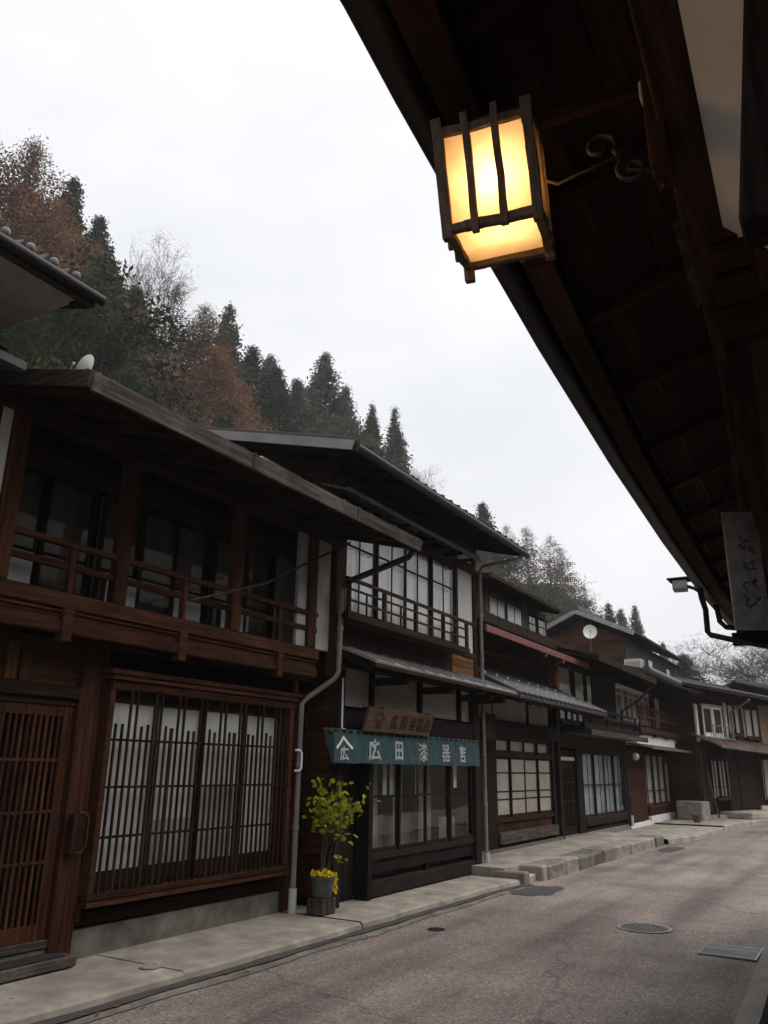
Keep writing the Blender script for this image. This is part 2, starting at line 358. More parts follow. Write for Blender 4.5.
# ------------------------------------------------------------------ house pieces (facade faces +x, runs along y)
def window(parent, x, y0, y1, z0, z1, sash=4, rails=(), mull=0, frame='dark_z', fw=.045, behind='curtain', fold=.018, gap=.07, pane='glass', solid=False, d=.045, lows=None, name='window', split=None):
    f = MB(); w = (y1-y0)/sash
    f.box(x-d, x+d, y0-.03, y1+.03, z1-.02, z1+.06); f.box(x-d-.01, x+d+.012, y0-.03, y1+.03, z0-.06, z0+.02)
    for i in range(sash):
        o = .014*(1 if i % 2 else -1); a, b = y0+i*w, y0+(i+1)*w
        a += .0 if i == 0 else -.012; b += .012 if i < sash-1 else 0
        for yy in (a, b-fw): f.box(x+o-.013, x+o+.013, yy, yy+fw, z0, z1)
        f.box(x+o-.012, x+o+.012, a+fw, b-fw, z0, z0+fw*1.5); f.box(x+o-.012, x+o+.012, a+fw, b-fw, z1-fw, z1)
        for r in rails: f.box(x+o-.010, x+o+.010, a+fw, b-fw, r-.014, r+.014)
        for k in range(mull):
            ym = a+(b-a)*(k+1)/(mull+1); f.box(x+o-.009, x+o+.009, ym-.011, ym+.011, z0+fw, z1-fw)
    fo = f.build(name, frame, parent)
    p = MB()
    for i in range(sash):
        o = .014*(1 if i % 2 else -1)
        ya, yb, za, zb = y0+i*w+fw*.6, y0+(i+1)*w-fw*.6, z0+fw*.7, z1-fw*.6
        p._add([(x+o, ya, za), (x+o, yb, za), (x+o, yb, zb), (x+o, ya, zb)], [(0,1,2,3)], random.uniform(.92, 1.05))
    p.build('pane', pane, fo)
    if behind:
        c = MB(); n = max(12, int((y1-y0)/.03)); ph = random.random()*9
        zz = z0 if lows is None else lows
        c.grid(lambda u, v: (x-gap+fold*math.sin(ph+u*(y1-y0)*38+.8*math.sin(u*9))*(.6+.4*v), y0+u*(y1-y0), zz+v*(z1-zz)), n, 3)
        c.build('curtain', behind, fo)
    return fo

def body(parent, x_back, x_front, y0, y1, z1, side='dark_z', back=True):
    """closed dark core of a house with boarded sides"""
    MB().box(x_back, x_front, y0, y1, .0, z1, ch=0, tint=1).build('core', 'void', parent)
    w = MB()
    n = int(z1/.24)
    for i in range(n):
        for (ya, yb) in ((y0-.035, y0-.003), (y1+.003, y1+.035)):
            w.box(x_back, x_front+.02, ya, yb, .1+i*(z1-.1)/n, .1+(i+1)*(z1-.1)/n-.006)
    w.build('side_wall', 'dark_x', parent)

def roof(parent, xe, ze, slope, y0, y1, xr, mat='roof_metal', th=.10, ribs=.42, under='dark_x', fascia='grey_y', fh=.145, rafters=.45, back=None, ribh=.03, name='roof'):
    """front slope from the eave (xe, ze top) up to the ridge at xr and a back slope down again"""
    zr = ze+slope*(xe-xr); xb = back if back is not None else xr-(xe-xr)*.8; zb = zr-slope*(xr-xb)
    m = MB(); m.slab([(xe, y0, ze), (xe, y1, ze), (xr, y1, zr), (xr, y0, zr)], .035, 1); m.slab([(xr, y0, zr), (xr, y1, zr), (xb, y1, zb), (xb, y0, zb)], .035, 1)
    if ribs:
        k = int((y1-y0)/ribs)
        for i in range(k+1):
            y = y0+.03+i*(y1-y0-.06)/k
            m.bar((xe-.01, y, ze+ribh*.5), (xr, y, zr+ribh*.5), ribh*1.1, ribh, up=(slope, 0, 1)); m.bar((xr, y, zr+ribh*.5), (xb, y, zb+ribh*.5), ribh*1.1, ribh)
    m.box(xr-.12, xr+.12, y0-.02, y1+.02, zr-.02, zr+.10)
    ro = m.build(name, mat, parent)
    u = MB()   # soffit boards and rafters below the sheet
    nx = max(2, int((xe-xr)/.22)); 
    for i in range(min(nx, 14)):
        a = xe-.04-i*.22; b = a-.215
        u.slab([(a, y0+.02, ze-.04-slope*(a-xe)), (a, y1-.02, ze-.04-slope*(a-xe)), (b, y1-.02, ze-.04-slope*(b-xe)), (b, y0+.02, ze-.04-slope*(b-xe))], .02)
    if rafters:
        k = max(1, int((y1-y0)/rafters))
        for i in range(k+1):
            y = y0+.08+i*(y1-y0-.16)/k
            u.bar((xe-.03, y, ze-.105), (xe-3.0, y, ze-.105+slope*2.97), .055, .075, up=(slope, 0, 1))
    u.build('soffit', under, ro)
    if fascia:
        f = MB(); L = y1-y0; cuts = [y0]
        while cuts[-1]+1.9 < y1-.6: cuts.append(cuts[-1]+random.uniform(1.4, 2.0))
        cuts.append(y1)
        for a, b in zip(cuts, cuts[1:]): f.box(xe-.02, xe+.018, a+.003, b-.003, ze-fh, ze+.004)
        for c in cuts[1:-1]: f.box(xe+.012, xe+.028, c-.022, c+.022, ze-fh-.004, ze+.012)
        f.build('fascia', fascia, ro)
    return ro
def verge(parent, xe, ze, slope, y, xr, h=.13, mat='grey_x', t=.03):
    zr = ze+slope*(xe-xr)
    MB().bar((xe+.01, y, ze-h/2), (xr, y, zr-h/2), t, h, up=(slope, 0, 1)).build('verge_board', mat, parent)

def balcony(parent, x, xw, y0, y1, zf, zt, posts, rails, mats='red', band=.33, slats=0, topover=0, zcap=.055):
    b = MB()
    b.box(x-.055, x+.055, y0, y1, zf-.13, zf); b.box(x-.05, x+.04, y0, y1, zf-band, zf-band+.085)
    b.box(x-.035, x+.015, y0, y1, zf-band+.085, zf-.13)
    b.box(x-.02, x+.035, y0, y1, zf-.165, zf-.14)
    b.box(xw, x-.05, y0, y1, zf-.16, zf-.10)
    for p in posts: b.box(x-.04, x+.062, p-.05, p+.05, zf-band-.07, zf-.125)
    bo = b.build('balcony', mats+'_y', parent)
    r = MB(); r.box(x-.03, x+.03, y0, y1+topover, zt-zcap, zt)
    for z in rails: r.box(x-.016, x+.016, y0, y1, z-.03, z+.03)
    r.build('railing', mats+'_y', bo)
    q = MB()
    for p in posts: q.box(x-.028, x+.028, p-.028, p+.028, zf, zt-zcap)
    if slats:
        n = int((y1-y0)/slats)
        for i in range(1, n): q.box(x-.010, x+.010, y0+i*slats-.017, y0+i*slats+.017, zf+.03, zt-zcap)
    q.build('baluster', mats+'_z', bo)
    return bo

def pipe(parent, pts, r=.032, mat='pipe', bands=True, name='downspout'):
    m = MB(); m.tube(pts, r, 10)
    if bands:
        for a, b in zip(pts, pts[1:]):
            a, b = Vector(a), Vector(b); L = (b-a).length
            if L > .8:
                for k in range(1, int(L/.9)+1): 
                    c = a+(b-a)*(k/(int(L/.9)+1)); d = (b-a).normalized(); m.tube([c-d*.02, c+d*.02], r*1.22, 10)
    return m.build(name, mat, parent)
def boards(mb, x0, x1, y0, y1, z0, z1, w, vertical=True):
    if vertical:
        n = max(1, round((y1-y0)/w)); s = (y1-y0)/n
        for i in range(n): mb.box(x0, x1+random.uniform(-.003, .003), y0+i*s+.002, y0+(i+1)*s-.002, z0, z1)
    else:
        n = max(1, round((z1-z0)/w)); s = (z1-z0)/n
        for i in range(n): mb.box(x0, x1+random.uniform(-.003, .003), y0, y1, z0+i*s+.002, z0+(i+1)*s-.002)
    return mb


# ------------------------------------------------------------------ ground, road, pavement
def terrain(x, y):
    a = max(0., -x-16.5)*.86 if x > -62 else 39.1+(-x-62)*.15
    a *= 1.0
    b = max(0., y-62)*.105 if x > -40 else 0
    c = max(0., x-16)*.45
    t = max(a, b, c)
    return t-.14+(.5*math.sin(x*.31+y*.17)*min(1, t*.2))
g = MB()
xs = [-260,-160,-110,-85,-70]+list(range(-62, -14, 4))+[-12,-6,0,6,12,16,24,40,70,120,200]; ys = [-60,-30]+list(range(-20, 240, 8))+[260,300,360,450,600]
vs = [(x, y, terrain(x, y)) for x in xs for y in ys]; ny = len(ys)
g._add(vs, [(i*ny+j, (i+1)*ny+j, (i+1)*ny+j+1, i*ny+j+1) for i in range(len(xs)-1) for j in range(ny-1)], 1., True)
tag(g.build('ground', 'earth'), kind='structure')

RZ, PZ = -.08, 0.
LEFT = [(-5.02,-14), (-5.0,3), (-4.93,6), (-4.90,8), (-4.86,11.2), (-4.78,12.2), (-4.62,13), (-4.60,16), (-4.58,19.5), (-4.45,21), (-4.1,23), (-3.95,28), (-3.4,31.5), (-2.0,40), (.5,52), (5,66)]
RIGHT = [(-.9,-14), (-.98,3), (-1.07,6.6), (-1.19,9.6), (-1.2,13), (-.95,20), (-.55,26), (.1,31.5), (1.6,40), (4.2,52), (8.7,66)]
def at(pl, y):
    for (xa, ya), (xb, yb) in zip(pl, pl[1:]):
        if ya <= y <= yb: return xa+(xb-xa)*(y-ya)/(yb-ya)
    return pl[-1][0]
yy = sorted(set([p[1] for p in LEFT+RIGHT]+list(np.arange(-14, 66, 2.))))
rd = MB(); rv = []
for y in yy:
    for k in range(5): rv.append((at(LEFT, y)-.25+(at(RIGHT, y)-at(LEFT, y)+.25)*k/4, y, RZ+.02*math.sin(math.pi*k/4)))
rd._add(rv, [(i*5+k, i*5+k+1, (i+1)*5+k+1, (i+1)*5+k) for i in range(len(yy)-1) for k in range(4)], 1., True)
tag(rd.build('road', 'asphalt'), kind='structure')
# strip of patched darker tar along the foot of the left kerb
ye = [y for y in np.arange(-8, 12.3, .35)]
for nm, mt, w0, w1, z0_, am in (('gutter_strip', 'mortar', -.02, .13, .014, .012), ('gutter_strip', 'foundation', .13, .27, .010, .02)):
    gs = MB()
    for a, b in zip(ye, ye[1:]):
        e = lambda y, w: at(LEFT, y)+w+(am*math.sin(y*3.1+w*9)+am*.6*math.sin(y*8.3) if w > 0 else 0)
        gs._add([(e(a, w0), a, RZ+z0_), (e(a, w1), a, RZ+z0_+.004), (e(b, w1), b, RZ+z0_+.004), (e(b, w0), b, RZ+z0_)], [(0,1,2,3)], 1.)
    tag(gs.build(nm, mt), kind='structure')
def patch(x0, x1, y0, y1, seed, name, z=RZ+.014):
    rr = random.Random(seed); m = MB(); n = 18; pts = []
    for k in range(n):
        t = 2*math.pi*k/n; q = .8+.35*rr.random()
        ex = 1.25 if k % 5 else .95
        pts.append(((x0+x1)/2+math.copysign(abs(math.cos(t))**.6, math.cos(t))*(x1-x0)/2*q, (y0+y1)/2+math.copysign(abs(math.sin(t))**.6, math.sin(t))*(y1-y0)/2*q, z))
    m._add(pts, [tuple(range(n))], 1.); tag(m.build(name, 'mortar'), kind='structure')
patch(-4.62, -4.05, 11.2, 12.3, 3, 'asphalt_patch', RZ+.018); patch(-4.3, -3.9, 18.8, 20.2, 5, 'asphalt_patch', RZ+.018)

# pavement slabs of the left side, with the uneven kerb face
pv = MB()
def pave(mb, ya, yb, z, back, jag=.02, step=.3):
    n = max(2, int((yb-ya)/step)); f = []
    for i in range(n+1):
        y = ya+(yb-ya)*i/n; j = random.uniform(-jag, jag); e = at(LEFT, y)
        f.append([(back, y, z), (e-.035+j, y, z-.006), (e-.008+j, y, z-.026), (e+.012+j*1.3, y, RZ-.05)])
    for a, b in zip(f, f[1:]):
        mb._add(a+b, [(0,1,5,4), (1,2,6,5), (2,3,7,6)], 1., False)
for a, b in ((-6, 1.2), (1.2, 5.35), (5.35, 7.94), (7.96, 12.2)): pave(pv, a+.006, b-.006, PZ+random.uniform(-.004, .004), -6.6)
pave(pv, 20.9, 26.5, .05, -8); pave(pv, 26.5, 46, .09, -8)
tag(pv.build('pavement', 'concrete'), kind='structure')
# raised stone walk in front of the third and fourth houses
rw = MB(); y = 13.05; ks = []
rw.box(-6.4, -5.05, 12.25, 20.9, -.1, .135, tint=1.)
blocks = []
while y < 20.7:
    L = random.uniform(.55, 1.15); L = min(L, 20.9-y)
    blocks.append((y, y+L)); y += L
rs = MB(); rm = MB()
for (a, b) in blocks:
    mb = rm if 15.0 < (a+b)/2 < 16.3 else rs
    e = (at(LEFT, a)+at(LEFT, b))/2+random.uniform(-.02, .015)
    mb.box(-5.06, e, a+.003, b-.003, -.12, .135+random.uniform(-.012, .012), ch=.022)
tag(rw.build('raised_walk', 'concrete'), kind='structure')
tag(rs.build('kerb_stones', 'stone'), kind='structure'); tag(rm.build('kerb', 'mossy'), kind='structure')
cs = MB(); cs.box(-5.2, -4.72, 12.22, 12.42, -.12, .10, ch=.02); cs.box(-5.2, -4.66, 12.85, 13.06, -.12, .135, ch=.02); cs.box(-5.2, -4.78, 12.42, 12.85, -.12, .02, ch=.015)
tag(cs.build('kerb_step', 'concrete'), kind='structure')
# right-hand side: gutter channel and pavement
rg = MB(); rp = MB()
for a, b in zip(yy, yy[1:]):
    if b > 60: break
    xa, xb = at(RIGHT, a), at(RIGHT, b)
    rg._add([(xa, a, RZ+.012), (xa+.17, a, RZ+.065), (xb+.17, b, RZ+.065), (xb, b, RZ+.012), (xa+.17, a, RZ-.12), (xb+.17, b, RZ-.12), (xa+.34, a, RZ-.12), (xb+.34, b, RZ-.12)], [(0,1,2,3), (1,4,5,2), (4,6,7,5)], 1.)
    rp._add([(xa+.34, a, RZ-.06), (xa+.36, a, 0), (xa+4, a, 0), (xb+4, b, 0), (xb+.36, b, 0), (xb+.34, b, RZ-.06)], [(0,1,4,5), (1,2,3,4)], 1.)
tag(rg.build('gutter_kerb', 'kerb_old'), kind='structure'); tag(rp.build('pavement', 'concrete'), kind='structure')

def cover(name, label, x, y, r, z, mat, ring=True, cat='manhole cover'):
    o = thing(name, label, cat, (x, y, z))
    m = MB(); m.disc((x, y, z+.003), r*.86, .012, n=36); 
    for i in range(7):
        for j in range(7):
            px, py = x+(i-3)*r*.22, y+(j-3)*r*.22
            if math.hypot(px-x, py-y) < r*.76: m.box(px-r*.07, px+r*.07, py-r*.07, py+r*.07, z+.008, z+.0125, ch=.001)
    m.build('lid', mat, o)
    if ring:
        k = MB(); n = 40
        for i in range(n):
            t0, t1 = 2*math.pi*i/n, 2*math.pi*(i+1)/n
            k._add([(x+q*math.cos(t), y+q*math.sin(t), z+.007) for t, q in ((t0, r*.87), (t0, r), (t1, r), (t1, r*.87))], [(0,1,2,3)], 1.2)
        k.build('ring', 'steel', o)
cover('manhole_cover', 'large round iron manhole cover in the middle of the road', -2.40, 9.7, .29, RZ+.018, 'manhole')
cover('manhole_cover', 'small dark round cover in the asphalt opposite the noren shop', -4.24, 8.35, .11, RZ+.012, 'iron', False)
cover('valve_cover', 'small pale round valve cover set in the left pavement', -5.27, 5.28, .09, PZ+.002, 'curtain_grey', False, 'valve cover')
o = thing('drain_grate', 'rectangular steel grate over the gutter at right road edge', 'drain grate', (-1.42, 9.0, RZ))
m = MB()
for i in range(15): m.box(-1.66, -1.19, 8.72+i*.04, 8.742+i*.04, RZ+.012, RZ+.020)
m.box(-1.68, -1.66, 8.70, 9.32, RZ+.010, RZ+.022); m.box(-1.19, -1.17, 8.70, 9.32, RZ+.010, RZ+.022); m.build('grating', 'steel', o)
MB().box(-1.67, -1.18, 8.71, 9.31, RZ-.01, RZ+.008).build('frame', 'iron', o)

# ------------------------------------------------------------------ the first house (balcony and lattice window)
H1 = thing('town_house', 'dark brown two storey wooden house with long balcony and lattice window', 'house', (-5.95, 3.7, 0))
MB().box(-13.5, -6.42, 3.55, 8.3, 0, 4.5, ch=0, tint=1).build('core', 'void', H1)
w = MB()
for i in range(19):
    for (ya, yb) in ((3.50, 3.545), (8.305, 8.34)): w.box(-13.5, -6.0, ya, yb, .1+i*.235, .1+i*.235+.23)
w.build('side_wall', 'dark_x', H1)
# frontal timbers of the ground floor
fr = MB()
fr.box(-6.15, -5.93, 4.80, 5.03, 0.02, 2.62); fr.box(-6.1, -5.91, 5.03, 5.075, .3, 2.62); fr.box(-6.12, -5.90, 7.88, 7.97, .02, 2.60)
fr.box(-6.12, -5.92, 3.40, 3.56, .02, 2.6)
fr.build('post', 'red_z', H1)
fr = MB()
fr.box(-6.3, -5.93, 3.45, 5.0, 2.09, 2.20); fr.box(-6.05, -5.97, 3.45, 4.8, 2.03, 2.09); fr.box(-6.3, -5.88, 3.45, 8.3, 2.56, 2.76)
fr.box(-6.28, -6.02, 5.05, 8.0, .23, .34); fr.build('beam', 'dark_y', H1)
b = MB(); boards(b, -6.1, -6.0, 3.5, 4.82, 2.20, 2.57, .36, False)
b.build('wall_panel', 'gold_y', H1)
b = MB(); b.box(-6.0, -5.965, 4.06, 4.17, 2.205, 2.52); b.box(-6.0, -5.97, 4.20, 4.29, 2.205, 2.46); b.build('name_plate', 'gold_z', H1)
fdn = MB(); fdn.box(-6.4, -5.99, 5.02, 8.0, -.05, .215, ch=.01); fdn.box(-6.4, -5.97, 3.4, 5.05, -.05, .14, ch=.012); fdn.build('foundation', 'foundation', H1)
MB().box(-6.5, -6.25, 5.0, 8.1, .3, 2.58).build('inner_wall', 'void', H1)
# sliding lattice doors
for k, (ya, yb, xo) in enumerate(((4.05, 4.80, 0), (3.42, 4.13, -.05))):
    d = MB(); x0, x1 = -6.02+xo, -5.985+xo
    for a, c in ((ya, ya+.09), (yb-.10, yb)): d.box(x0, x1, a, c, .20, 2.03)
    for z0, z1 in ((.20, .32), (1.94, 2.03)): d.box(x0+.003, x1-.003, ya+.09, yb-.09, z0, z1)
    do = d.build('door', 'red_z', H1)
    s = MB(); n = 9
    for i in range(n): 
        yc = ya+.11+(yb-ya-.22)*(i+.5)/n; s.box(x0+.004, x1-.006, yc-.013, yc+.013, .32, 1.94)
    for z in (.78, 1.17, 1.58): s.box(x0+.012, x1, ya+.09, yb-.09, z-.012, z+.012)
    s.build('lattice', 'red_z', do)
    p = MB(); p._add([(x0-.006, ya+.05, .25), (x0-.006, yb-.05, .25), (x0-.006, yb-.05, 2.0), (x0-.006, ya+.05, 2.0)], [(0,1,2,3)], 1); p.build('pane', 'glass', do)
    if k == 0:
        q = MB(); q.box(x1-.004, x1+.004, yb-.075, yb-.035, 1.02, 1.16); q.build('handle', 'iron', do)
MB().box(-6.4, -6.2, 3.4, 4.85, .14, 2.1, tint=1).build('entry_wall', 'black_z', H1)
th = MB(); th.box(-6.1, -5.95, 3.4, 4.84, .14, .20); th.build('threshold', 'grey_y', H1)
# projecting lattice window
wf = MB(); X = -5.85
wf.box(-6.08, -5.83, 5.05, 7.83, .40, .455); wf.box(-6.08, -5.815, 5.03, 7.84, .455, .505)
wf.box(-6.08, -5.83, 5.06, 7.82, 2.205, 2.29); wf.box(-6.08, -5.80, 5.03, 7.86, 2.29, 2.33); wf.box(-6.08, -5.78, 5.0, 7.90, 2.335, 2.385)
wf.box(-6.05, -5.835, 5.05, 5.115, .505, 2.205); wf.box(-6.05, -5.835, 7.745, 7.815, .505, 2.205); wo = wf.build('window', 'red_y', H1)
lt = MB(); y = 5.155; i = 0
n = 34; 
for i in range(n):
    yc = 5.115+(7.745-5.115)*(i+.6)/n; tall = (i % 4) in (2, 3)
    zt = 2.205 if tall else 1.90+random.uniform(-.02, .015); ww = .0102
    if i in (9, 21): ww = .019
    lt.box(X-.013, X+.011, yc-ww, yc+ww, .505, zt)
for z in (1.765, 1.36, .945): lt.box(X-.028, X-.013, 5.11, 7.75, z-.012, z+.012)
lt.build('lattice', 'dark_z', wo)
sh = MB(); sw = 2.66/4
for i in range(4):
    xo = -5.97-(.03 if i % 2 else 0); a, c = 5.10+i*sw-.02, 5.10+(i+1)*sw+.02
    for u, v in ((a, a+.036), (c-.036, c)): sh.box(xo-.015, xo+.015, u, v, .52, 2.2)
    sh.box(xo-.014, xo+.014, a+.05, c-.05, .52, .66); sh.box(xo-.014, xo+.014, a+.05, c-.05, 2.12, 2.2)
sh.build('window_sash', 'dark_z', wo)
gp = MB()
for i in range(4):
    xo = -5.97-(.03 if i % 2 else 0); a, c = 5.10+i*sw+.02, 5.10+(i+1)*sw-.02
    gp._add([(xo, a, .62), (xo, c, .62), (xo, c, 2.15), (xo, a, 2.15)], [(0,1,2,3)], 1)
gp.build('pane', 'glass', wo)
for i in range(4):
    a, c = 5.10+i*sw-.01, 5.10+(i+1)*sw+.01; off = -.03 if i % 2 else 0
    for (u0, u1, z0, z1, mt) in (((a, c, .62, 2.10, 'curtain'),) if i in (0, 3) else ((a, c, (1.05, 1.35)[i-1], 2.10, 'curtain'), (a, c, .56, (1.055, 1.355)[i-1], 'curtain_grey'))):  # grey lower pieces of the middle panels are a painted glass reflection, not cloth
        cg = MB(); cg.grid(lambda u, v: (-6.005+off+.0025*math.sin(u*(u1-u0)*34+a*3), u0+u*(u1-u0), z0+v*(z1-z0)), max(4, int((u1-u0)/.025)), 2); cg.build('curtain', mt, wo)
# balcony
BX = -5.60
balcony(H1, BX, -6.25, 3.2, 7.86, 2.90, 3.345, (4.27, 5.6, 7.12), (3.13,), 'red')
up = MB()
for (y0, y1) in ((3.53, 3.68), (4.72, 4.86), (6.28, 6.42), (7.64, 7.80)): up.box(BX-.06, BX+.045, y0, y1, 2.905, 4.34)
up.box(BX-.1, BX+.06, 3.28, 3.40, 2.905, 4.4); up.bar((BX+.02, 8.22, 2.62), (BX-.02, 8.26, 4.38), .15, .13, up=(1,0,0)); up.build('post', 'red_z', H1)
up = MB(); up.box(BX-.1, BX+.07, 3.2, 8.32, 4.28, 4.44); up.box(-6.42, -5.9, 3.5, 8.3, 4.04, 4.20); up.box(-6.5, -6.2, 3.5, 8.3, 2.74, 2.92); up.build('lintel', 'dark_y', H1)
MB().box(BX-.05, BX+.0, 3.40, 3.53, 2.91, 4.30).build('plaster_panel', 'plaster', H1)
pl = MB(); pl.box(BX-.05, BX+.0, 7.46, 7.64, 2.91, 4.30); pl.box(BX-.05, BX+.0, 7.80, 8.13, 2.91, 4.34); pl.box(-6.02, -5.97, 7.5, 8.2, 2.95, 4.03)
pl.build('plaster_panel', 'curtain_grey', H1)
for a, c in ((3.68, 4.72), (4.86, 6.28), (6.42, 7.45)):
    n = 2 if c-a > 1.2 else 1
    window(H1, -5.98, a-.02, c+.02, 2.94, 4.02, sash=n*2 if n == 1 else 3, rails=(3.30,), mull=0, frame='black_z', fw=.05, behind='curtain_dim', gap=.05, fold=.014)
# a lower frosted band in the sashes that catches the daylight
fb = MB()
for a, c in ((3.72, 4.15), (4.95, 5.32), (5.83, 6.22), (6.55, 6.72), (6.8, 7.02)): fb._add([(-5.955, a, 3.0), (-5.955, c, 3.0), (-5.955, c, 3.27), (-5.955, a, 3.27)], [(0,1,2,3)], 1)
fb.build('frosted_panel', 'frosted', H1)
roof(H1, -4.49, 4.275, .27, 3.38, 8.46, -9.6, 'roof_mossy', ribs=.55, fh=.15, fascia='grey_y')
verge(H1, -4.49, 4.275, .27, 3.365, -9.6, .13, 'grey_x', .035); verge(H1, -4.49, 4.275, .27, 8.475, -9.6, .13, 'grey_x', .035)
pipe(H1, [(-4.56, 8.40, 4.13), (-4.62, 8.40, 4.06), (-5.40, 8.24, 3.80), (-5.46, 8.20, 3.72)], .04, 'pipe_dark', False)
pipe(H1, [(-5.465, 8.19, 3.74), (-5.465, 8.17, 2.66), (-5.50, 8.14, 2.58), (-5.76, 7.98, 2.36), (-5.82, 7.93, 2.28), (-5.84, 7.94, .2)], .033)
MB().tube([(-5.84, 7.94, .25), (-5.84, 7.94, -.01)], .047, 12).build('pipe_boot', 'pipe_white', H1)
MB().tube([(-5.42, 5.52, 3.06), (-5.40, 6.6, 3.44), (-5.36, 8.2, 4.30)], .014, 7).build('drying_pole', 'grey_y', H1)
mbx = MB(); mbx.tube([(-5.83, 7.86, 1.74), (-5.78, 7.88, 1.74), (-5.78, 7.92, 1.71), (-5.78, 7.92, 1.54), (-5.78, 7.88, 1.51), (-5.83, 7.86, 1.51)], .013, 7); mbx.build('bell_bracket', 'white_paint', H1)

o = thing('letter_box', 'dark wooden letter box with curved brass handle beside lattice door', 'letter box', (-5.91, 4.88, .83))
MB().box(-5.925, -5.85, 4.83, 4.93, .83, 1.15).build('box', 'dark_z', o)
MB().tube([(-5.85, 4.88, 1.16), (-5.83, 4.93, 1.16), (-5.82, 4.955, 1.12), (-5.82, 4.955, .90), (-5.83, 4.93, .845), (-5.85, 4.88, .845)], .009, 7).build('handle', 'gold_z', o)
o = thing('entry_step', 'low wooden entry step with dark mat below the lattice doors', 'step', (-5.85, 4.6, 0))
MB().box(-6.0, -5.76, 3.3, 4.96, 0.005, .085, ch=.01).build('step', 'grey_y', o)
MB().box(-5.97, -5.79, 3.32, 4.86, .088, .10).build('mat', 'mat', o)

# ------------------------------------------------------------------ house at far left, cut by the frame
H0 = thing('town_house', 'taller neighbour with tiled eave and pale soffit left of the balcony house', 'house', (-5.95, -2.6, 0))
MB().box(-13.5, -6.1, -2.6, 3.15, 0, 5.0, ch=0, tint=1).build('core', 'void', H0)
b = MB(); boards(b, -6.1, -6.0, -2.6, 3.16, 0, 2.6, .25); boards(b, -6.1, -6.02, -2.6, 3.16, 4.3, 5.0, .25, False)
for i in range(20): b.box(-13.5, -6.02, 3.15, 3.19, .1+.245*i, .34+.245*i)
b.build('wall', 'dark_z', H0)
window(H0, -6.0, -2.2, 2.9, 3.0, 4.2, 6, (3.6,), 0, 'dark_z')
rf = MB(); sl = .30
rf.slab([(-4.47, -2.9, 4.92), (-4.47, 3.30, 4.90), (-9.6, 3.30, 4.90+5.13*sl), (-9.6, -2.9, 4.92+5.13*sl)], .05, 1); rf.slab([(-9.6, -2.9, 6.46), (-9.6, 3.42, 6.46), (-13.8, 3.42, 5.2), (-13.8, -2.9, 5.2)], .05, 1)
for i in range(32): rf.tube([(-4.5, -2.78+i*.19, 4.93), (-9.6, -2.78+i*.19, 6.46)], .055, 8)
ro = rf.build('roof', 'roof_tile', H0)
k = MB()
for i in range(32): k.ball((-4.47, -2.78+i*.19, 4.92), .034, 10, 8)
k.build('tile_cap', 'pipe', ro)
k = MB(); k.tube([(-4.43, -2.9, 4.82), (-4.43, 3.33, 4.82)], .042, 10); k.box(-4.52, -4.46, -2.9, 3.30, 4.76, 4.88); k.build('gutter', 'pipe_dark', ro)
k = MB(); k.slab([(-4.53, -2.9, 4.84), (-4.53, 3.22, 4.82), (-6.1, 3.22, 4.86), (-6.1, -2.9, 4.86)], .02, 1); k.build('soffit', 'beige', ro)
k = MB(); k.bar((-4.5, 3.25, 4.82), (-9.6, 3.25, 6.34), .10, .12); k.build('verge_board', 'dark_x', ro)
k = MB(); k.slab([(-5.05, -2.9, 4.50), (-5.05, 3.02, 4.50), (-6.1, 3.02, 4.80), (-6.1, -2.9, 4.80)], .03); ho = k.build('pent_roof', 'beige', H0)
k = MB(); k.box(-5.08, -5.03, -2.9, 3.05, 4.44, 4.52); k.build('fascia', 'grey_y', ho)
k = MB(); k.slab([(-4.95, -2.9, 4.33), (-4.95, 3.12, 4.33), (-6.1, 3.12, 4.55), (-6.1, -2.9, 4.55)], .03); k.box(-4.98, -4.92, -2.9, 3.14, 4.28, 4.35); k.build('awning', 'roof_metal', H0)

o = thing('satellite_dish', 'small white satellite dish on the roof of the balcony house', 'satellite dish', (-5.55, 4.05, 4.72))
def dish(o, c, r, d, mat='white_paint', pole=None):
    c = Vector(c); d = Vector(d).normalized(); a = d.cross(Vector((0,0,1))).normalized(); b = a.cross(d)
    m = MB(); m.grid(lambda u, v: c+(a*math.cos(2*math.pi*u)+b*math.sin(2*math.pi*u)*1.08)*r*v+d*(.28*r*v*v-.2*r), 28, 6); m.build('reflector', mat, o)
    m = MB(); m.tube([c-b*r*.9, c-b*r*.7+d*r*.9, c+d*r*1.0-b*r*.2], r*.035, 6); m.box(*sum(([q-r*.1, q+r*.1] for q in c+d*r*1.0-b*r*.2), [])); m.build('feed_arm', 'steel', o)
    m = MB(); m.tube([c-d*r*.2, c-d*r*.4, c-d*r*.4-Vector((0,0,pole or r*2))], r*.07, 7); m.build('mast', 'steel', o)
dish(o, (-5.56, 4.10, 4.93), .115, (-.75, -.45, .5), pole=.4)

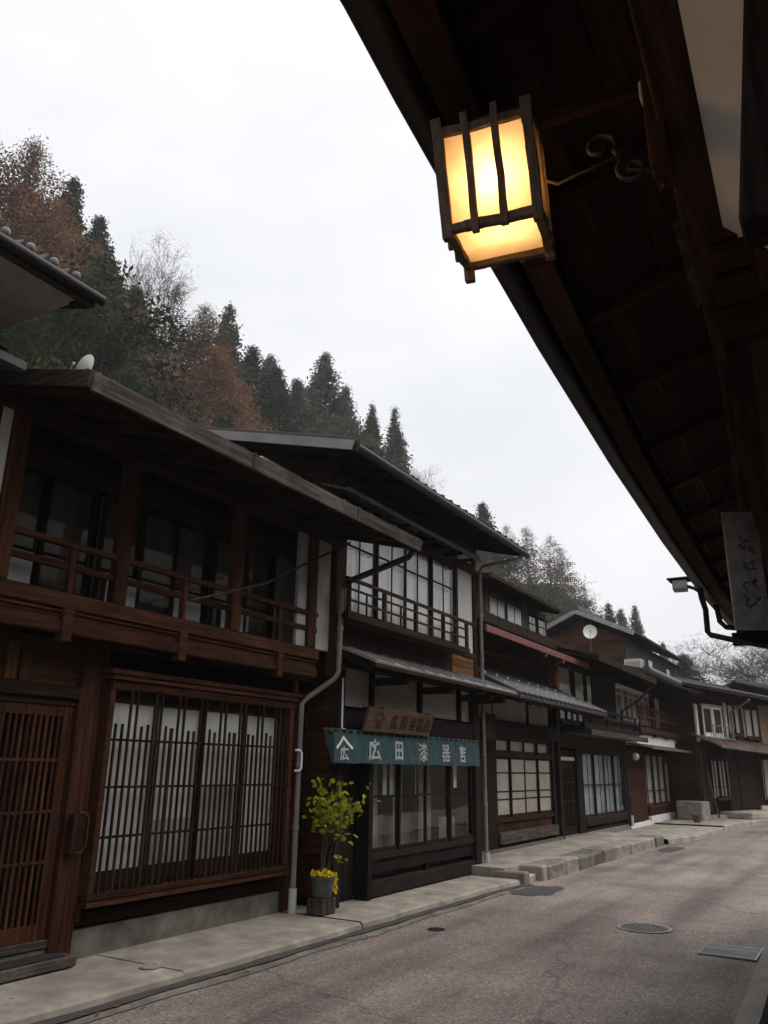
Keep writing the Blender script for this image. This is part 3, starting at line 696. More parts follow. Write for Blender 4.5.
# ------------------------------------------------------------------ the shop with the teal curtain
H2 = thing('shop_house', 'tall wooden shop house behind the teal curtain with glazed upper floor', 'house', (-5.65, 8.4, 0))
MB().box(-13.5, -6.0, 8.42, 12.75, 0, 5.6, ch=0, tint=1).build('core', 'void', H2)
w = MB()
for i in range(24):
    z0 = .1+i*.235
    for (ya, yb) in ((8.375, 8.415), (12.755, 12.79)): w.box(-13.4, -5.70, ya, yb, z0, z0+.23)
w.build('side_wall', 'red_x', H2)
p = MB()
p.box(-5.80, -5.60, 8.40, 8.55, 0, 2.75); p.box(-5.78, -5.58, 9.13, 9.24, 0, 2.3); p.box(-5.80, -5.58, 12.42, 12.62, 0, 2.75)
p.box(-5.78, -5.62, 9.24, 9.30, 2.28, 2.8); p.box(-5.78, -5.62, 10.6, 10.68, 2.28, 2.8); p.box(-5.78, -5.62, 11.95, 12.03, 2.28, 2.8)
p.build('post', 'black_z', H2)
p = MB(); p.box(-5.78, -5.60, 8.4, 12.7, 2.02, 2.26); p.box(-5.80, -5.56, 8.4, 12.7, 2.78, 2.9)
p.box(-5.76, -5.60, 9.24, 12.42, .02, .20); p.box(-5.76, -5.64, 9.24, 12.42, .27, .46); p.box(-5.70, -5.61, 10.75, 10.80, .18, .30)
p.build('beam', 'black_y', H2)
b = MB(); boards(b, -5.86, -5.80, 8.55, 9.13, 0, 2.3, .11); b.build('entry_door', 'black_z', H2)
b = MB(); b.box(-5.74, -5.68, 8.55, 9.24, 2.30, 2.78); b.box(-5.74, -5.68, 9.30, 10.6, 2.30, 2.78); b.box(-5.74, -5.68, 10.68, 11.95, 2.30, 2.78); b.box(-5.74, -5.68, 12.03, 12.42, 2.30, 2.78); b.build('plaster_panel', 'beige', H2)
b = MB()
for yc in (9.27, 10.64, 12.0, 12.55): b.box(-5.6, -5.10, yc-.05, yc+.05, 2.60, 2.70)
b.build('bracket', 'black_x', H2)
wn_ = window(H2, -5.665, 9.24, 12.40, .50, 1.98, 4, (1.20,), 0, 'black_z', .05, None)
for (a, c, x, mt, z0, z1) in ((9.33, 9.62, -5.76, 'curtain_tan', .5, 1.95), (9.74, 9.84, -5.73, 'paper', 1.2, 1.95), (9.92, 10.02, -5.73, 'paper', 1.2, 1.95), (10.08, 10.32, -5.78, 'curtain_tan', .5, 1.95), (10.62, 10.66, -5.72, 'paper', 1.2, 1.9), (10.70, 10.72, -5.80, 'paper', .6, 1.9), (10.86, 11.22, -5.78, 'curtain_tan', .5, 1.95), (11.83, 11.98, -5.70, 'white_paint', 1.28, 1.80), (11.6, 12.2, -5.85, 'curtain_tan', .5, .85), (9.4, 11.4, -5.92, 'curtain_tan', .5, .95)):
    cg = MB(); cg.grid(lambda u, v: (x+.012*math.sin(u*(c-a)*60+a*5), a+u*(c-a), z0+v*(z1-z0)), max(4, int((c-a)/.02)), 2); cg.build('curtain', mt, wn_)
# lower pent roof
pr = MB(); pr.slab([(-4.98, 8.25, 2.79), (-4.98, 12.92, 2.78), (-5.72, 12.92, 3.06), (-5.72, 8.25, 3.07)], .025, 1)
for i in range(12): pr.bar((-4.98, 8.30+i*.41, 2.80), (-5.7, 8.30+i*.41, 3.07), .02, .02)
po = pr.build('pent_roof', 'roof_pale', H2)
pr = MB(); pr.slab([(-5.0, 8.27, 2.75), (-5.0, 12.9, 2.74), (-5.72, 12.9, 3.01), (-5.72, 8.27, 3.02)], .02); pr.box(-5.03, -4.985, 8.25, 12.92, 2.715, 2.765)
for i in range(9): pr.bar((-5.03, 8.3+i*.55, 2.71), (-5.65, 8.3+i*.55, 2.94), .05, .06)
pr.build('soffit', 'dark_x', po)
# upper floor
b = MB(); boards(b, -5.74, -5.66, 8.42, 12.72, 2.85, 3.36, .17, False); b.build('wall_boards', 'dark_y', H2)
b = MB(); boards(b, -5.66, -5.648, 11.75, 12.60, 2.92, 3.40, .12, False); b.build('new_boards', 'orange_y', H2)
MB().box(-5.74, -5.66, 11.92, 12.62, 3.42, 5.15).build('plaster_panel', 'plaster', H2)
p = MB(); p.box(-5.76, -5.60, 8.36, 8.50, 2.85, 5.2); p.box(-5.74, -5.62, 11.86, 11.96, 3.36, 5.1); p.box(-5.74, -5.62, 12.60, 12.72, 2.9, 5.2); p.build('post', 'dark_z', H2)
p = MB(); p.box(-5.78, -5.62, 8.4, 12.7, 4.84, 5.0); p.box(-5.78, -5.62, 8.4, 12.7, 3.36, 3.44); p.box(-5.78, -5.62, 8.4, 12.75, 5.15, 5.35); p.build('lintel', 'dark_y', H2)
window(H2, -5.665, 8.50, 11.88, 3.46, 4.82, 4, (4.42,), 1, 'black_z', .05, 'plaster', gap=.05)
bo = MB(); bo.box(-5.40, -5.31, 8.12, 11.72, 3.31, 3.40); bo.box(-5.66, -5.40, 8.16, 11.7, 3.33, 3.38); bo.box(-5.37, -5.33, 8.12, 11.95, 3.80, 3.845); bo.box(-5.355, -5.335, 8.14, 11.7, 3.68, 3.71); bo.box(-5.355, -5.335, 8.14, 11.7, 3.54, 3.57)
bl = bo.build('balcony', 'dark_y', H2)
bo = MB()
for yc in (8.18, 9.06, 9.95, 10.83, 11.68): bo.box(-5.375, -5.325, yc-.03, yc+.03, 3.40, 3.80)
for yc in (8.6, 9.5, 10.4, 11.25): bo.box(-5.355, -5.335, yc-.012, yc+.012, 3.40, 3.68)
bo.box(-5.37, -5.33, 11.92, 11.98, 3.78, 3.87); bo.build('baluster', 'dark_z', bl)
hd = MB(); hd.slab([(-5.28, 8.02, 4.97), (-5.28, 12.10, 5.02), (-5.72, 12.10, 5.17), (-5.72, 8.02, 5.12)], .03); hd.box(-5.30, -5.265, 8.0, 12.12, 4.925, 4.985); ho = hd.build('window_hood', 'roof_metal', H2)
hd = MB(); 
for i in range(9): hd.box(-5.7, -5.3, 8.3+i*.45, 8.35+i*.45, 4.90, 4.95)
hd.build('rafter', 'dark_x', ho)
ro = roof(H2, -4.86, 5.34, .27, 7.47, 13.2, -9.7, 'roof_tile', ribs=.27, fh=.10, fascia='black_y', ribh=.05)
k = MB(); k.tube([(-4.83, 7.47, 5.25), (-4.83, 13.22, 5.24)], .055, 10); k.build('gutter', 'pipe_dark', ro)
k = MB(); k.bar((-4.86, 7.44, 5.265), (-9.7, 7.44, 5.265+4.84*.27), .03, .125); k.build('verge_board', 'roof_pale', ro)
MB().box(-6.42, -6.27, 7.43, 8.3, 5.28, 5.40).build('purlin_end', 'white_paint', ro)
verge(H2, -4.86, 5.34, .27, 13.21, -9.7, .13, 'dark_x')
g_ = MB(); 
for i in range(6):
    zt = 5.35+(i+1)*.19; g_.box(-13.0, -5.0-(zt-5.20)/.27, 8.372, 8.412, 5.35+i*.19, zt-.006)
g_.box(-5.95, -5.80, 8.34, 8.42, 4.2, 5.6); g_.box(-6.75, -6.68, 8.35, 8.42, 4.4, 5.6); g_.build('gable_boards', 'red_x', H2)
MB().box(-6.1, -5.72, 8.33, 8.368, 4.72, 4.98).build('new_boards', 'orange_x', H2)
pipe(H2, [(-4.85, 13.05, 5.20), (-4.95, 12.98, 5.12), (-5.52, 12.80, 5.02), (-5.58, 12.79, 4.92), (-5.58, 12.79, .22)], .033)
MB().tube([(-5.58, 12.79, .28), (-5.58, 12.79, -.01)], .05, 12).build('pipe_boot', 'pipe_white', H2)
pipe(H2, [(-5.57, 8.44, 2.62), (-5.57, 8.44, 2.02), (-5.52, 8.50, 1.99), (-5.50, 8.58, 1.99)], .012, 'white_paint', False, 'conduit')

# noren
NO = thing('shop_curtain', 'teal cloth curtain with white characters hung across the shop front', 'shop curtain', (-5.45, 8.0, 1.6))
def noren_x(y, z): return -5.46+.035*(1.98-z)/.38+.021*math.sin(y*9.0+.6*math.sin(y*3))*(1.98-z)/.38+.007*math.sin(y*23+z*4)
cuts = [8.10, 8.76, 9.42, 10.08, 10.74, 11.40, 12.06, 12.28]
for a, c in zip(cuts, cuts[1:]):
    m = MB(); m.grid(lambda u, v: (noren_x(a+.004+u*(c-a-.008), 1.605+v*.35), a+.004+u*(c-a-.008), 1.605+.018*math.sin(a*3)*0+v*.35+.004*math.sin(u*9)), 24, 10); m.build('cloth_panel', 'noren', NO)
m = MB()
m.grid(lambda u, v: (-5.47+(1-v)*.03-.10*u*(.4+.6*v), 8.10-.05*u*v+.01*math.sin(v*8), 1.605+v*.375), 6, 8); m.build('cloth_return', 'noren', NO)
m = MB(); m.tube([(-5.47, 7.90, 1.985), (-5.47, 12.34, 1.985)], .013, 8); m.build('rod', 'gold_y', NO)
m = MB()
y = 8.02
while y < 12.25: m.box(-5.476, -5.455, y, y+.09, 1.95, 2.002, ch=.002); y += .165
m.build('loop', 'noren', NO)
tx = MB()
def nfn(yc, zc): return lambda r, u, o: (noren_x(yc+r, zc+u)+.006, yc+r, zc+u)
for ch_, yc, sz in (('広', 9.01, .27), ('田', 9.66, .27), ('漆', 10.345, .27), ('器', 11.06, .27), ('店', 11.64, .27)): put_text(tx, ch_, sz, nfn(yc, 1.775), .010 if ch_ in '漆器' else .024, .95)
put_text(tx, '広', .165, nfn(8.31, 1.715), .03, 1.15)
for p, q in (((8.31, 1.905), (8.155, 1.775)), ((8.31, 1.905), (8.465, 1.775))):
    n = 8; d = Vector((q[0]-p[0], q[1]-p[1])).normalized(); nn = Vector((-d.y, d.x))*.016
    for i in range(n):
        a = Vector(p)+(Vector(q)-Vector(p))*(i/n)-d*.004; b = Vector(p)+(Vector(q)-Vector(p))*((i+1)/n)+d*.004
        tx._add([(noren_x(v.x, v.y)+.007, v.x, v.y) for v in (a+nn, a-nn, b-nn, b+nn)], [(0,1,2,3)], 1)
tx.build('lettering', 'white_dye', NO)

SB = thing('sign_board', 'brown carved wooden sign board above the teal curtain', 'sign', (-5.3, 9.55, 2.1))
c0 = Vector((-5.42, 0, 1.995)); c1 = Vector((-5.33, 0, 2.285)); su = (c1-c0).normalized(); sn = Vector((su.z, 0, -su.x))
def sfn(yc, uc): return lambda r, u, o: tuple(c0+su*(uc+u)+sn*(.028+o)+Vector((0, yc+r, 0)))
m = MB(); L = (c1-c0).length
m.obox(c0+su*L/2+Vector((0, 9.56, 0)), (Vector((0,1,0)), su, sn), (.88, L/2, .024), .008); m.build('board', 'sign_wood', SB)
m = MB()
for ch_, yc in (('広', 9.36), ('田', 9.62), ('漆', 9.86), ('器', 10.08), ('店', 10.29)): put_text(m, ch_, .20, sfn(yc, L/2), .006 if ch_ in '漆器' else .014, .95)
put_text(m, '広', .13, sfn(8.98, L*.36), .02, 1.1)
for q in (-.12, .12):
    a = sfn(8.98, L*.86)(0, 0, .002); b = sfn(8.98+q, L*.55)(0, 0, .002); m.bar(a, b, .006, .026, up=tuple(su))
m.build('lettering', 'ink', SB)
m = MB(); m.bar((-5.60, 8.95, 2.30), (-5.26, 8.95, 2.28), .02, .02); m.bar((-5.60, 10.2, 2.30), (-5.26, 10.2, 2.28), .02, .02); m.build('hanger', 'iron', SB)

# potted plant on a block
o = thing('wood_block', 'grey split wooden block under the flower pot', 'block', (-5.53, 8.06, 0))
m = MB(); 
for i, (a, c) in enumerate(((7.93, 8.02), (8.025, 8.12), (8.125, 8.20))): m.box(-5.64, -5.42, a, c, .002, .165+random.uniform(-.006, .006), ch=.01)
m.build('block', 'grey_z', o)
PP = thing('potted_plant', 'leggy lime green plant with yellow flowers in grey pot', 'potted plant', (-5.52, 8.06, .17))
c = Vector((-5.52, 8.06, .17)); m = MB()
m.tube([c, c+Vector((0,0,.005)), c+Vector((0,0,.20))], [.10, .105, .125], 24); m.tube([c+Vector((0,0,.185)), c+Vector((0,0,.212))], [.136, .138], 24); m.build('pot', 'plastic_grey', PP)
m = MB(); tips = []
for k in range(7):
    a = random.uniform(0, 6.28); p = c+Vector((.04*math.cos(a), .04*math.sin(a), .2)); pts = [p]; d = Vector((random.uniform(-.1, .12), random.uniform(-.12, .2), 1))
    for s_ in range(7):
        d = (d+Vector((random.uniform(-.16, .2), random.uniform(-.2, .22), .18))).normalized(); p = p+d*random.uniform(.085, .135); pts.append(p)
        if s_ > 2:
            for q in range(3):
                e = (d+Vector((random.uniform(-1, 1), random.uniform(-1.1, 1.1), random.uniform(-.5, .5)))).normalized(); t = p+e*random.uniform(.10, .26); m.tube([p, (p+t)/2+Vector((0,0,.02)), t], .0025, 4); tips.append(t)
    m.tube(pts, [.007-.0007*i for i in range(len(pts))], 5)
m.build('stem', 'trunk', PP)
tips += [Vector((-5.45, 7.66, 1.18)), Vector((-5.47, 7.72, 1.20)), Vector((-5.46, 7.80, 1.15)), Vector((-5.4, 8.2, .55)), Vector((-5.4, 8.12, .62)), Vector((-5.45, 8.3, .72)), Vector((-5.42, 8.95, 1.30)), Vector((-5.42, 8.9, 1.18))]
m = MB()
for t in tips:
    for q in range(random.randint(2, 5)):
        cc = t+Vector((random.gauss(0, .045), random.gauss(0, .06), random.gauss(0, .05))); a = Vector((random.gauss(0, 1), random.gauss(0, 1), random.gauss(0, .6)-.3)).normalized(); n_ = Vector((random.gauss(.6, .6), random.gauss(-.4, .6), random.gauss(.5, .5)))
        b_ = a.cross(n_).normalized(); L = random.uniform(.024, .048); n_ = b_.cross(a)
        pts = [cc-a*L, cc-a*L*.4+b_*L*.62, cc+a*L*.35+b_*L*.55, cc+a*L*1.1-n_*L*.2, cc+a*L*.35-b_*L*.55, cc-a*L*.4-b_*L*.62]
        m._add(pts, [(0,1,2,3), (0,3,4,5)], random.uniform(.65, 1.25))
m.build('leaves', 'plant_leaf', PP)
m = MB()
for k in range(120):
    a = random.uniform(0, 6.28); rr = .15*math.sqrt(random.random()); cc = c+Vector((rr*math.cos(a)+.01, rr*math.sin(a)+.01, .215+.05*random.random()+.03*(1-rr/.15)))
    if k > 88: cc = c+Vector((.06+.05*random.random(), .10+.06*random.random(), .22-.19*random.random()))
    rad = random.uniform(.011, .018); n_ = Vector((random.gauss(.4, .5), random.gauss(-.4, .5), .7)).normalized(); u_ = n_.cross(Vector((1,0,0))).normalized(); v_ = n_.cross(u_)
    for q in range(6):
        t = q*math.pi/3; d = u_*math.cos(t)+v_*math.sin(t); e = n_.cross(d)
        m._add([cc, cc+d*rad+e*rad*.4+n_*.003, cc+d*rad*1.25+n_*.005, cc+d*rad-e*rad*.4+n_*.003], [(0,1,2,3)], random.uniform(.8, 1.2))
m.build('flowers', 'flower', PP)

# ------------------------------------------------------------------ third house (tiled pent roof, red tin eave)
H3 = thing('town_house', 'dark house with tiled lower roof and red tin eave', 'house', (-6.1, 12.95, .13))
MB().box(-13.5, -6.5, 12.95, 18.05, 0, 4.6, ch=0, tint=1).build('core', 'void', H3)
p = MB(); p.box(-6.3, -6.05, 12.9, 13.1, .1, 2.9); p.box(-6.3, -6.04, 13.95, 14.42, .1, 2.5); p.box(-6.3, -6.04, 17.55, 17.7, .1, 2.5); p.box(-6.25, -6.02, 17.93, 18.08, .1, 2.9); p.box(-6.2, -6.06, 16.2, 16.27, 2.45, 2.9); p.build('post', 'black_z', H3)
p = MB(); boards(p, -6.2, -6.1, 13.1, 13.95, .13, 2.45, .13); boards(p, -6.22, -6.12, 17.7, 17.93, .13, 2.45, .1); p.build('wall_boards', 'dark_z', H3)
p = MB(); p.box(-6.3, -6.03, 13.0, 18.0, 2.16, 2.46); p.box(-6.3, -6.05, 13.0, 18.0, 2.9, 3.05); p.build('beam', 'black_y', H3)
p = MB(); p.box(-6.2, -6.10, 13.1, 16.2, 2.46, 2.9); p.box(-6.2, -6.10, 16.27, 17.55, 2.46, 2.9); p.build('plaster_panel', 'beige', H3)
p = MB(); p.box(-6.25, -5.98, 14.38, 17.6, .26, .46, ch=.012); p.build('sill_beam', 'grey_y', H3)
p = MB(); p.box(-6.4, -6.02, 12.95, 18.0, .0, .20, ch=.01); p.box(-6.4, -5.98, 12.95, 18.0, .0, .145, ch=.01); p.build('foundation', 'foundation', H3)
p = MB(); boards(p, -6.16, -6.10, 14.45, 17.5, .46, .66, .38); p.build('skirt_panel', 'red_z', H3)
window(H3, -6.11, 14.45, 17.52, .68, 1.80, 4, (1.02, 1.16, 1.5), 0, 'dark_z', .05, None, pane='frosted_tan')
window(H3, -6.11, 14.45, 17.52, 1.84, 2.14, 4, (), 0, 'dark_z', .05, 'paper', gap=.05, fold=0)
pr = MB(); pr.slab([(-4.95, 12.92, 2.76), (-4.95, 18.25, 2.76), (-6.2, 18.25, 3.36), (-6.2, 12.92, 3.36)], .05, 1)
for i in range(20): pr.tube([(-4.95, 13.0+i*.27, 2.785), (-6.2, 13.0+i*.27, 3.385)], .045, 8)
po = pr.build('pent_roof', 'roof_tile', H3)
for zr, off in ((.28, 0), (.62, .13)):
    k = MB()
    for i in range(10):
        x = -4.95-zr*1.25; k.ball((x, 13.12+off+i*.54, 2.76+zr*.6+.06), .033, 8, 6, sq=(.5, 1.2, 1.3))
    k.build('snow_guard', 'steel', po)
k = MB(); k.slab([(-5.0, 12.95, 2.70), (-5.0, 18.2, 2.70), (-6.15, 18.2, 3.25), (-6.15, 12.95, 3.25)], .02)
for i in range(11): k.bar((-5.0, 13.1+i*.5, 2.66), (-6.1, 13.1+i*.5, 3.18), .06, .07)
k.build('soffit', 'dark_x', po)
b = MB(); boards(b, -6.28, -6.2, 13.0, 18.0, 3.3, 4.2, .16, False); b.build('upper_boards', 'dark_y', H3)
b = MB(); b.bar((-5.9, 13.4, 3.60), (-5.95, 15.3, 3.68), .10, .03); b.bar((-6.0, 14.6, 3.74), (-6.0, 17.0, 3.70), .12, .025); b.build('stored_planks', 'gold_y', H3)
MB().box(-6.05, -5.85, 17.55, 17.75, 3.32, 4.15).build('orange_post', 'orange_z', H3)
pr = MB(); pr.slab([(-5.5, 12.83, 3.99), (-5.5, 18.9, 3.96), (-6.3, 18.9, 4.2), (-6.3, 12.83, 4.23)], .03, 1); po = pr.build('red_eave', 'rust_tin', H3)
pr = MB(); pr.box(-5.52, -5.485, 12.82, 18.92, 3.86, 3.985); pr.box(-5.62, -5.50, 15.9, 16.0, 3.79, 3.86); pr.box(-5.62, -5.50, 17.0, 17.12, 3.79, 3.86); pr.build('fascia', 'red_tin', po)
roof(H3, -5.95, 4.42, .27, 12.95, 18.3, -9.9, 'roof_mossy', ribs=.6, fh=.2, fascia='dark_y')
DW = MB(); DW.box(-9.6, -7.12, 16.0, 20.6, 4.3, 5.62, ch=0, tint=1); DW.build('attic_core', 'void', H3)
DW = MB(); boards(DW, -7.12, -7.05, 16.0, 16.65, 4.5, 5.62, .15); DW.box(-9.5, -7.06, 15.96, 16.0, 4.4, 5.62); DW.build('attic_wall', 'grey_z', H3)
boards(MB(), -7.12, -7.05, 18.75, 19.15, 4.5, 5.62, .12).build('attic_wall', 'grey_z', H3); MB().box(-9.5, -7.06, 20.55, 20.6, 4.4, 5.62).build('attic_wall', 'grey_z', H3)
window(H3, -7.06, 16.68, 18.72, 4.72, 5.42, 2, (), 1, 'grey_z', .05, None, pane='frosted')
window(H3, -7.06, 19.2, 20.5, 4.65, 5.38, 2, (4.9, 5.15), 0, 'dark_z', .05, 'paper')
roof(H3, -6.55, 5.62, .27, 15.5, 20.3, -8.6, 'rust_tin', ribs=.5, fh=.09, fascia='dark_y', rafters=.5)

o = thing('hanging_sign', 'dark vertical wooden sign board under the tiled lower roof', 'sign', (-5.7, 13.6, 2.1))
MB().box(-5.74, -5.70, 13.02, 13.62, 2.05, 2.50, ch=.01).build('board', 'dark_z', o)
MB().box(-5.73, -5.71, 13.1, 13.14, 2.5, 2.75).box(-5.73, -5.71, 13.5, 13.54, 2.5, 2.75).build('hanger', 'iron', o)

# ------------------------------------------------------------------ fourth house (blue curtained window)
H4 = thing('town_house', 'dark house with blue curtained window and narrow lattice door', 'house', (-6.1, 18.1, .13))
MB().box(-13.5, -6.5, 18.1, 23.7, 0, 4.4, ch=0, tint=1).build('core', 'void', H4)
p = MB(); p.box(-6.3, -6.06, 19.34, 19.8, .1, 2.4); p.box(-6.3, -6.05, 23.55, 23.72, .1, 2.4); p.box(-6.3, -6.1, 18.1, 18.2, .1, 2.4)
p.build('post', 'black_z', H4)
p = MB(); p.box(-6.3, -6.03, 18.1, 23.7, 2.06, 2.36); p.box(-6.2, -6.03, 19.8, 23.55, .30, .42); p.box(-6.2, -6.10, 19.8, 23.55, .15, .24); p.build('beam', 'dark_y', H4)
p = MB(); p.box(-6.18, -6.14, 18.2, 19.34, .13, 2.0, tint=1); dd = p.build('door', 'black_z', H4)
p = MB()
for i in range(8): p.box(-6.14, -6.115, 18.24+i*.14, 18.27+i*.14, .35, 1.6)
for z in (.32, .9, 1.3, 1.62): p.box(-6.145, -6.12, 18.2, 19.34, z-.02, z+.02)
p.build('lattice', 'dark_z', dd)
MB().box(-6.13, -6.10, 18.25, 19.3, 1.78, 1.86).build('door_label', 'paper', dd)
MB().box(-6.4, -6.03, 18.1, 23.7, 0, .17, ch=.01).build('foundation', 'foundation', H4)
window(H4, -6.09, 19.85, 23.5, .48, 2.0, 4, (1.23,), 1, 'dark_z', .05, 'curtain_blue', gap=.06)
b = MB(); boards(b, -6.24, -6.18, 18.1, 23.7, 2.36, 4.1, .2, False); b.build('upper_boards', 'black_y', H4)
b = MB(); b.box(-6.20, -5.35, 18.3, 23.6, 2.37, 2.44); b.box(-5.38, -5.33, 18.25, 23.65, 2.33, 2.46); b.build('ledge', 'grey_y', H4)
balcony(H4, -5.55, -6.2, 18.3, 23.4, 2.62, 2.98, (19.0, 20.4, 21.8, 23.2), (2.80,), 'black', band=.15, slats=.24)
window(H4, -6.13, 18.5, 20.3, 2.66, 3.0, 4, (), 0, 'black_z', .05, 'paper', gap=.03, fold=0, name='low_window')
for (a, c) in ((18.35, 19.5), (19.75, 20.6), (20.75, 21.3)): window(H4, -6.13, a, c, 3.02, 4.0, 1, (), 0, 'black_z', .06, 'paper', fold=0, gap=.03)
roof(H4, -5.0, 4.08, .27, 17.95, 23.75, -9.2, 'roof_mossy', ribs=.6, fh=.15, fascia='dark_y')
pipe(H4, [(-5.0, 23.62, 3.95), (-5.5, 23.5, 3.45), (-5.95, 23.45, 3.2), (-5.95, 23.45, .15)], .035, 'pipe_dark')
MB().tube([(-6.0, 23.75, .4), (-6.0, 23.75, .13)], .07, 10).build('pipe_boot', 'pipe_white', H4)
# ------------------------------------------------------------------ fifth house (red brown balcony, white band)
H5 = thing('town_house', 'red brown house with slatted balcony above a white plaster band', 'house', (-6.1, 23.8, .13))
MB().box(-13.5, -6.45, 23.8, 30.6, 0, 4.3, ch=0, tint=1).build('core', 'void', H5)
b = MB(); boards(b, -6.2, -6.08, 23.8, 26.2, .2, 2.2, .28, False); b.build('wall_boards', 'red_y', H5)
b = MB(); b.box(-6.1, -6.05, 24.1, 25.6, .16, .9); b.build('door', 'red_z', H5)
window(H5, -6.08, 26.35, 29.7, .55, 2.1, 4, (1.0,), 0, 'red_z', .06, 'curtain', gap=.06, fold=.03)
b = MB(); b.box(-6.2, -6.05, 26.3, 30.0, .24, .5); b.build('wainscot', 'red_y', H5)
b = MB(); boards(b, -6.5, -6.3, 30.0, 33.0, .2, 4.2, .3); b.build('recess_wall', 'red_z', H5)
fd = MB(); fd.box(-6.3, -6.0, 26.2, 30.1, -.05, .28, ch=.012); fd.box(-6.3, -6.02, 23.8, 26.2, -.05, .17, ch=.01); fd.build('foundation', 'plaster', H5)
b = MB(); b.box(-6.2, -5.65, 23.7, 28.9, 2.32, 2.60); b.box(-6.2, -5.7, 29.2, 30.4, 2.50, 2.62); b.build('plaster_band', 'plaster', H5)
pr = MB(); pr.slab([(-5.25, 23.65, 2.22), (-5.25, 30.2, 2.25), (-6.2, 30.2, 2.42), (-6.2, 23.65, 2.39)], .035, 1); pr.box(-5.27, -5.22, 23.63, 30.22, 2.17, 2.23); pr.build('pent_roof', 'rust_tin', H5)
window(H5, -6.1, 29.3, 30.2, 1.9, 2.1, 2, (), 0, 'red_z', .05, 'white_paint', name='small_window')
balcony(H5, -5.58, -6.3, 23.75, 30.3, 2.78, 3.38, (23.9, 25.6, 27.3, 29.0, 30.2), (3.1,), 'red', band=.17, slats=.2)
b = MB(); boards(b, -6.36, -6.30, 23.8, 30.4, 2.6, 4.1, .25, False); b.build('upper_boards', 'red_y', H5)
window(H5, -6.22, 24.0, 28.0, 3.05, 3.98, 6, (3.75,), 0, 'white_paint', .06, 'curtain_grey', gap=.04)
MB().box(-6.28, -6.22, 29.2, 30.35, 3.0, 4.0).build('plaster_panel', 'plaster', H5)
roof(H5, -5.0, 4.2, .22, 22.7, 31.6, -9.0, 'roof_tile', ribs=.3, fh=.12, fascia='black_y', ribh=.07)
pr = MB(); pr.tube([(-5.0, 22.7, 4.24), (-4.98, 31.0, 4.24)], .11, 12); pr.build('ridge_tile', 'roof_tile', H5); MB().disc((-4.98, 31.02, 4.24), .12, .05, (0,1,0)).build('tile_end', 'sign_white', H5)
o = thing('globe_lamp', 'unlit white globe lamp on arm beside the blue curtained window', 'lamp', (-6.0, 23.6, 1.9))
MB().ball((-5.62, 23.25, 1.95), .10).build('globe', 'bulb', o)
MB().tube([(-6.05, 23.45, 2.1), (-5.8, 23.3, 2.16), (-5.62, 23.25, 2.06)], .022, 8).build('arm', 'iron', o)
o = thing('air_conditioner', 'white metal framed outdoor unit on the tiled roof', 'air conditioner', (-6.2, 25.6, 4.5))
m = MB(); m.box(-6.42, -5.98, 26.35, 26.6, 4.70, 4.96, ch=.02); m.build('casing', 'curtain_grey', o)
m = MB()
for x in (-6.45, -5.95):
    for y in (26.32, 26.63): m.box(x-.022, x+.022, y-.022, y+.022, 4.4, 5.0)
for y in (26.32, 26.63): m.box(-6.48, -5.92, y-.025, y+.025, 4.97, 5.02)
m.build('stand', 'white_paint', o)

MB().tube([(-5.98, 30.15, 2.0), (-5.98, 30.15, 1.5), (-5.96, 30.45, 1.45), (-5.96, 30.45, .9), (-5.96, 30.3, .8), (-5.96, 30.3, .1)], .028, 7).build('conduit', 'white_paint', H5)
o = thing('meter_box', 'small grey electricity meter on the wall beside the curtained far window', 'meter', (-5.98, 30.05, 1.55))
MB().box(-6.0, -5.86, 29.9, 30.12, 1.25, 1.6, ch=.02).build('casing', 'curtain_grey', o); MB().disc((-5.855, 30.01, 1.48), .07, .02, (1,0,0)).build('dial', 'pipe_white', o)
o = thing('bucket', 'small orange bucket left on the pavement before the recess', 'bucket', (-4.95, 27.6, .09))
MB().tube([(-4.95, 27.6, .09), (-4.95, 27.6, .31)], [.10, .135], 16).build('body', 'orange_z', o); MB().tube([(-4.95, 27.47, .3), (-4.93, 27.5, .39), (-4.93, 27.7, .39), (-4.95, 27.73, .3)], .008, 6).build('handle', 'steel', o)
# ------------------------------------------------------------------ house beyond, turned to the bend (local frame: x out, y along)
H6 = thing('town_house', 'angled house at the bend with white framed balcony window and rusty pent roof', 'house', (-5.0, 29.4, .1), 15, None, True)
MB().box(-8, -.35, 0, 12.5, -.3, 4.4, ch=0, tint=1).build('core', 'void', H6)
b = MB(); 
for i in range(18): b.box(-8, 0, -.05, 0, i*.24, i*.24+.232)
b.build('side_wall', 'red_x', H6)
b = MB(); boards(b, -.15, -.05, .0, 12.4, 2.5, 4.1, .2, False); b.build('upper_boards', 'red_y', H6)
b = MB(); 
for a, c in ((0, .9), (2.25, 3.1), (4.6, 12.4)): boards(MB(), -.15, -.06, a, c, .2, 2.4, .18).build('wall_boards', 'dark_z', H6)
b = MB(); b.box(-.1, .08, -.12, .12, .0, 2.4); b.bar((.35, .25, .05), (.15, .15, 1.5), .12, .06); b.build('post', 'grey_z', H6)
b = MB(); b.box(-.12, -.02, 3.1, 4.6, .25, 2.3, tint=1); b.build('door', 'dark_z', H6)
window(H6, .04, .95, 2.2, .62, 1.9, 4, (1.0,), 0, 'dark_z', .06, 'curtain', fold=.03)
window(H6, .05, .5, 2.0, 2.65, 3.68, 2, (), 0, 'white_paint', .09, None)
window(H6, .06, 2.55, 3.6, 2.78, 3.86, 2, (), 0, 'dark_z', .05, 'curtain', fold=.04)
window(H6, .06, 4.05, 5.3, 2.72, 3.80, 2, (), 0, 'dark_z', .05, 'curtain', fold=.04)
window(H6, .05, 5.2, 6.6, .5, 2.0, 2, (), 0, 'dark_z', .06, 'curtain', fold=.03)
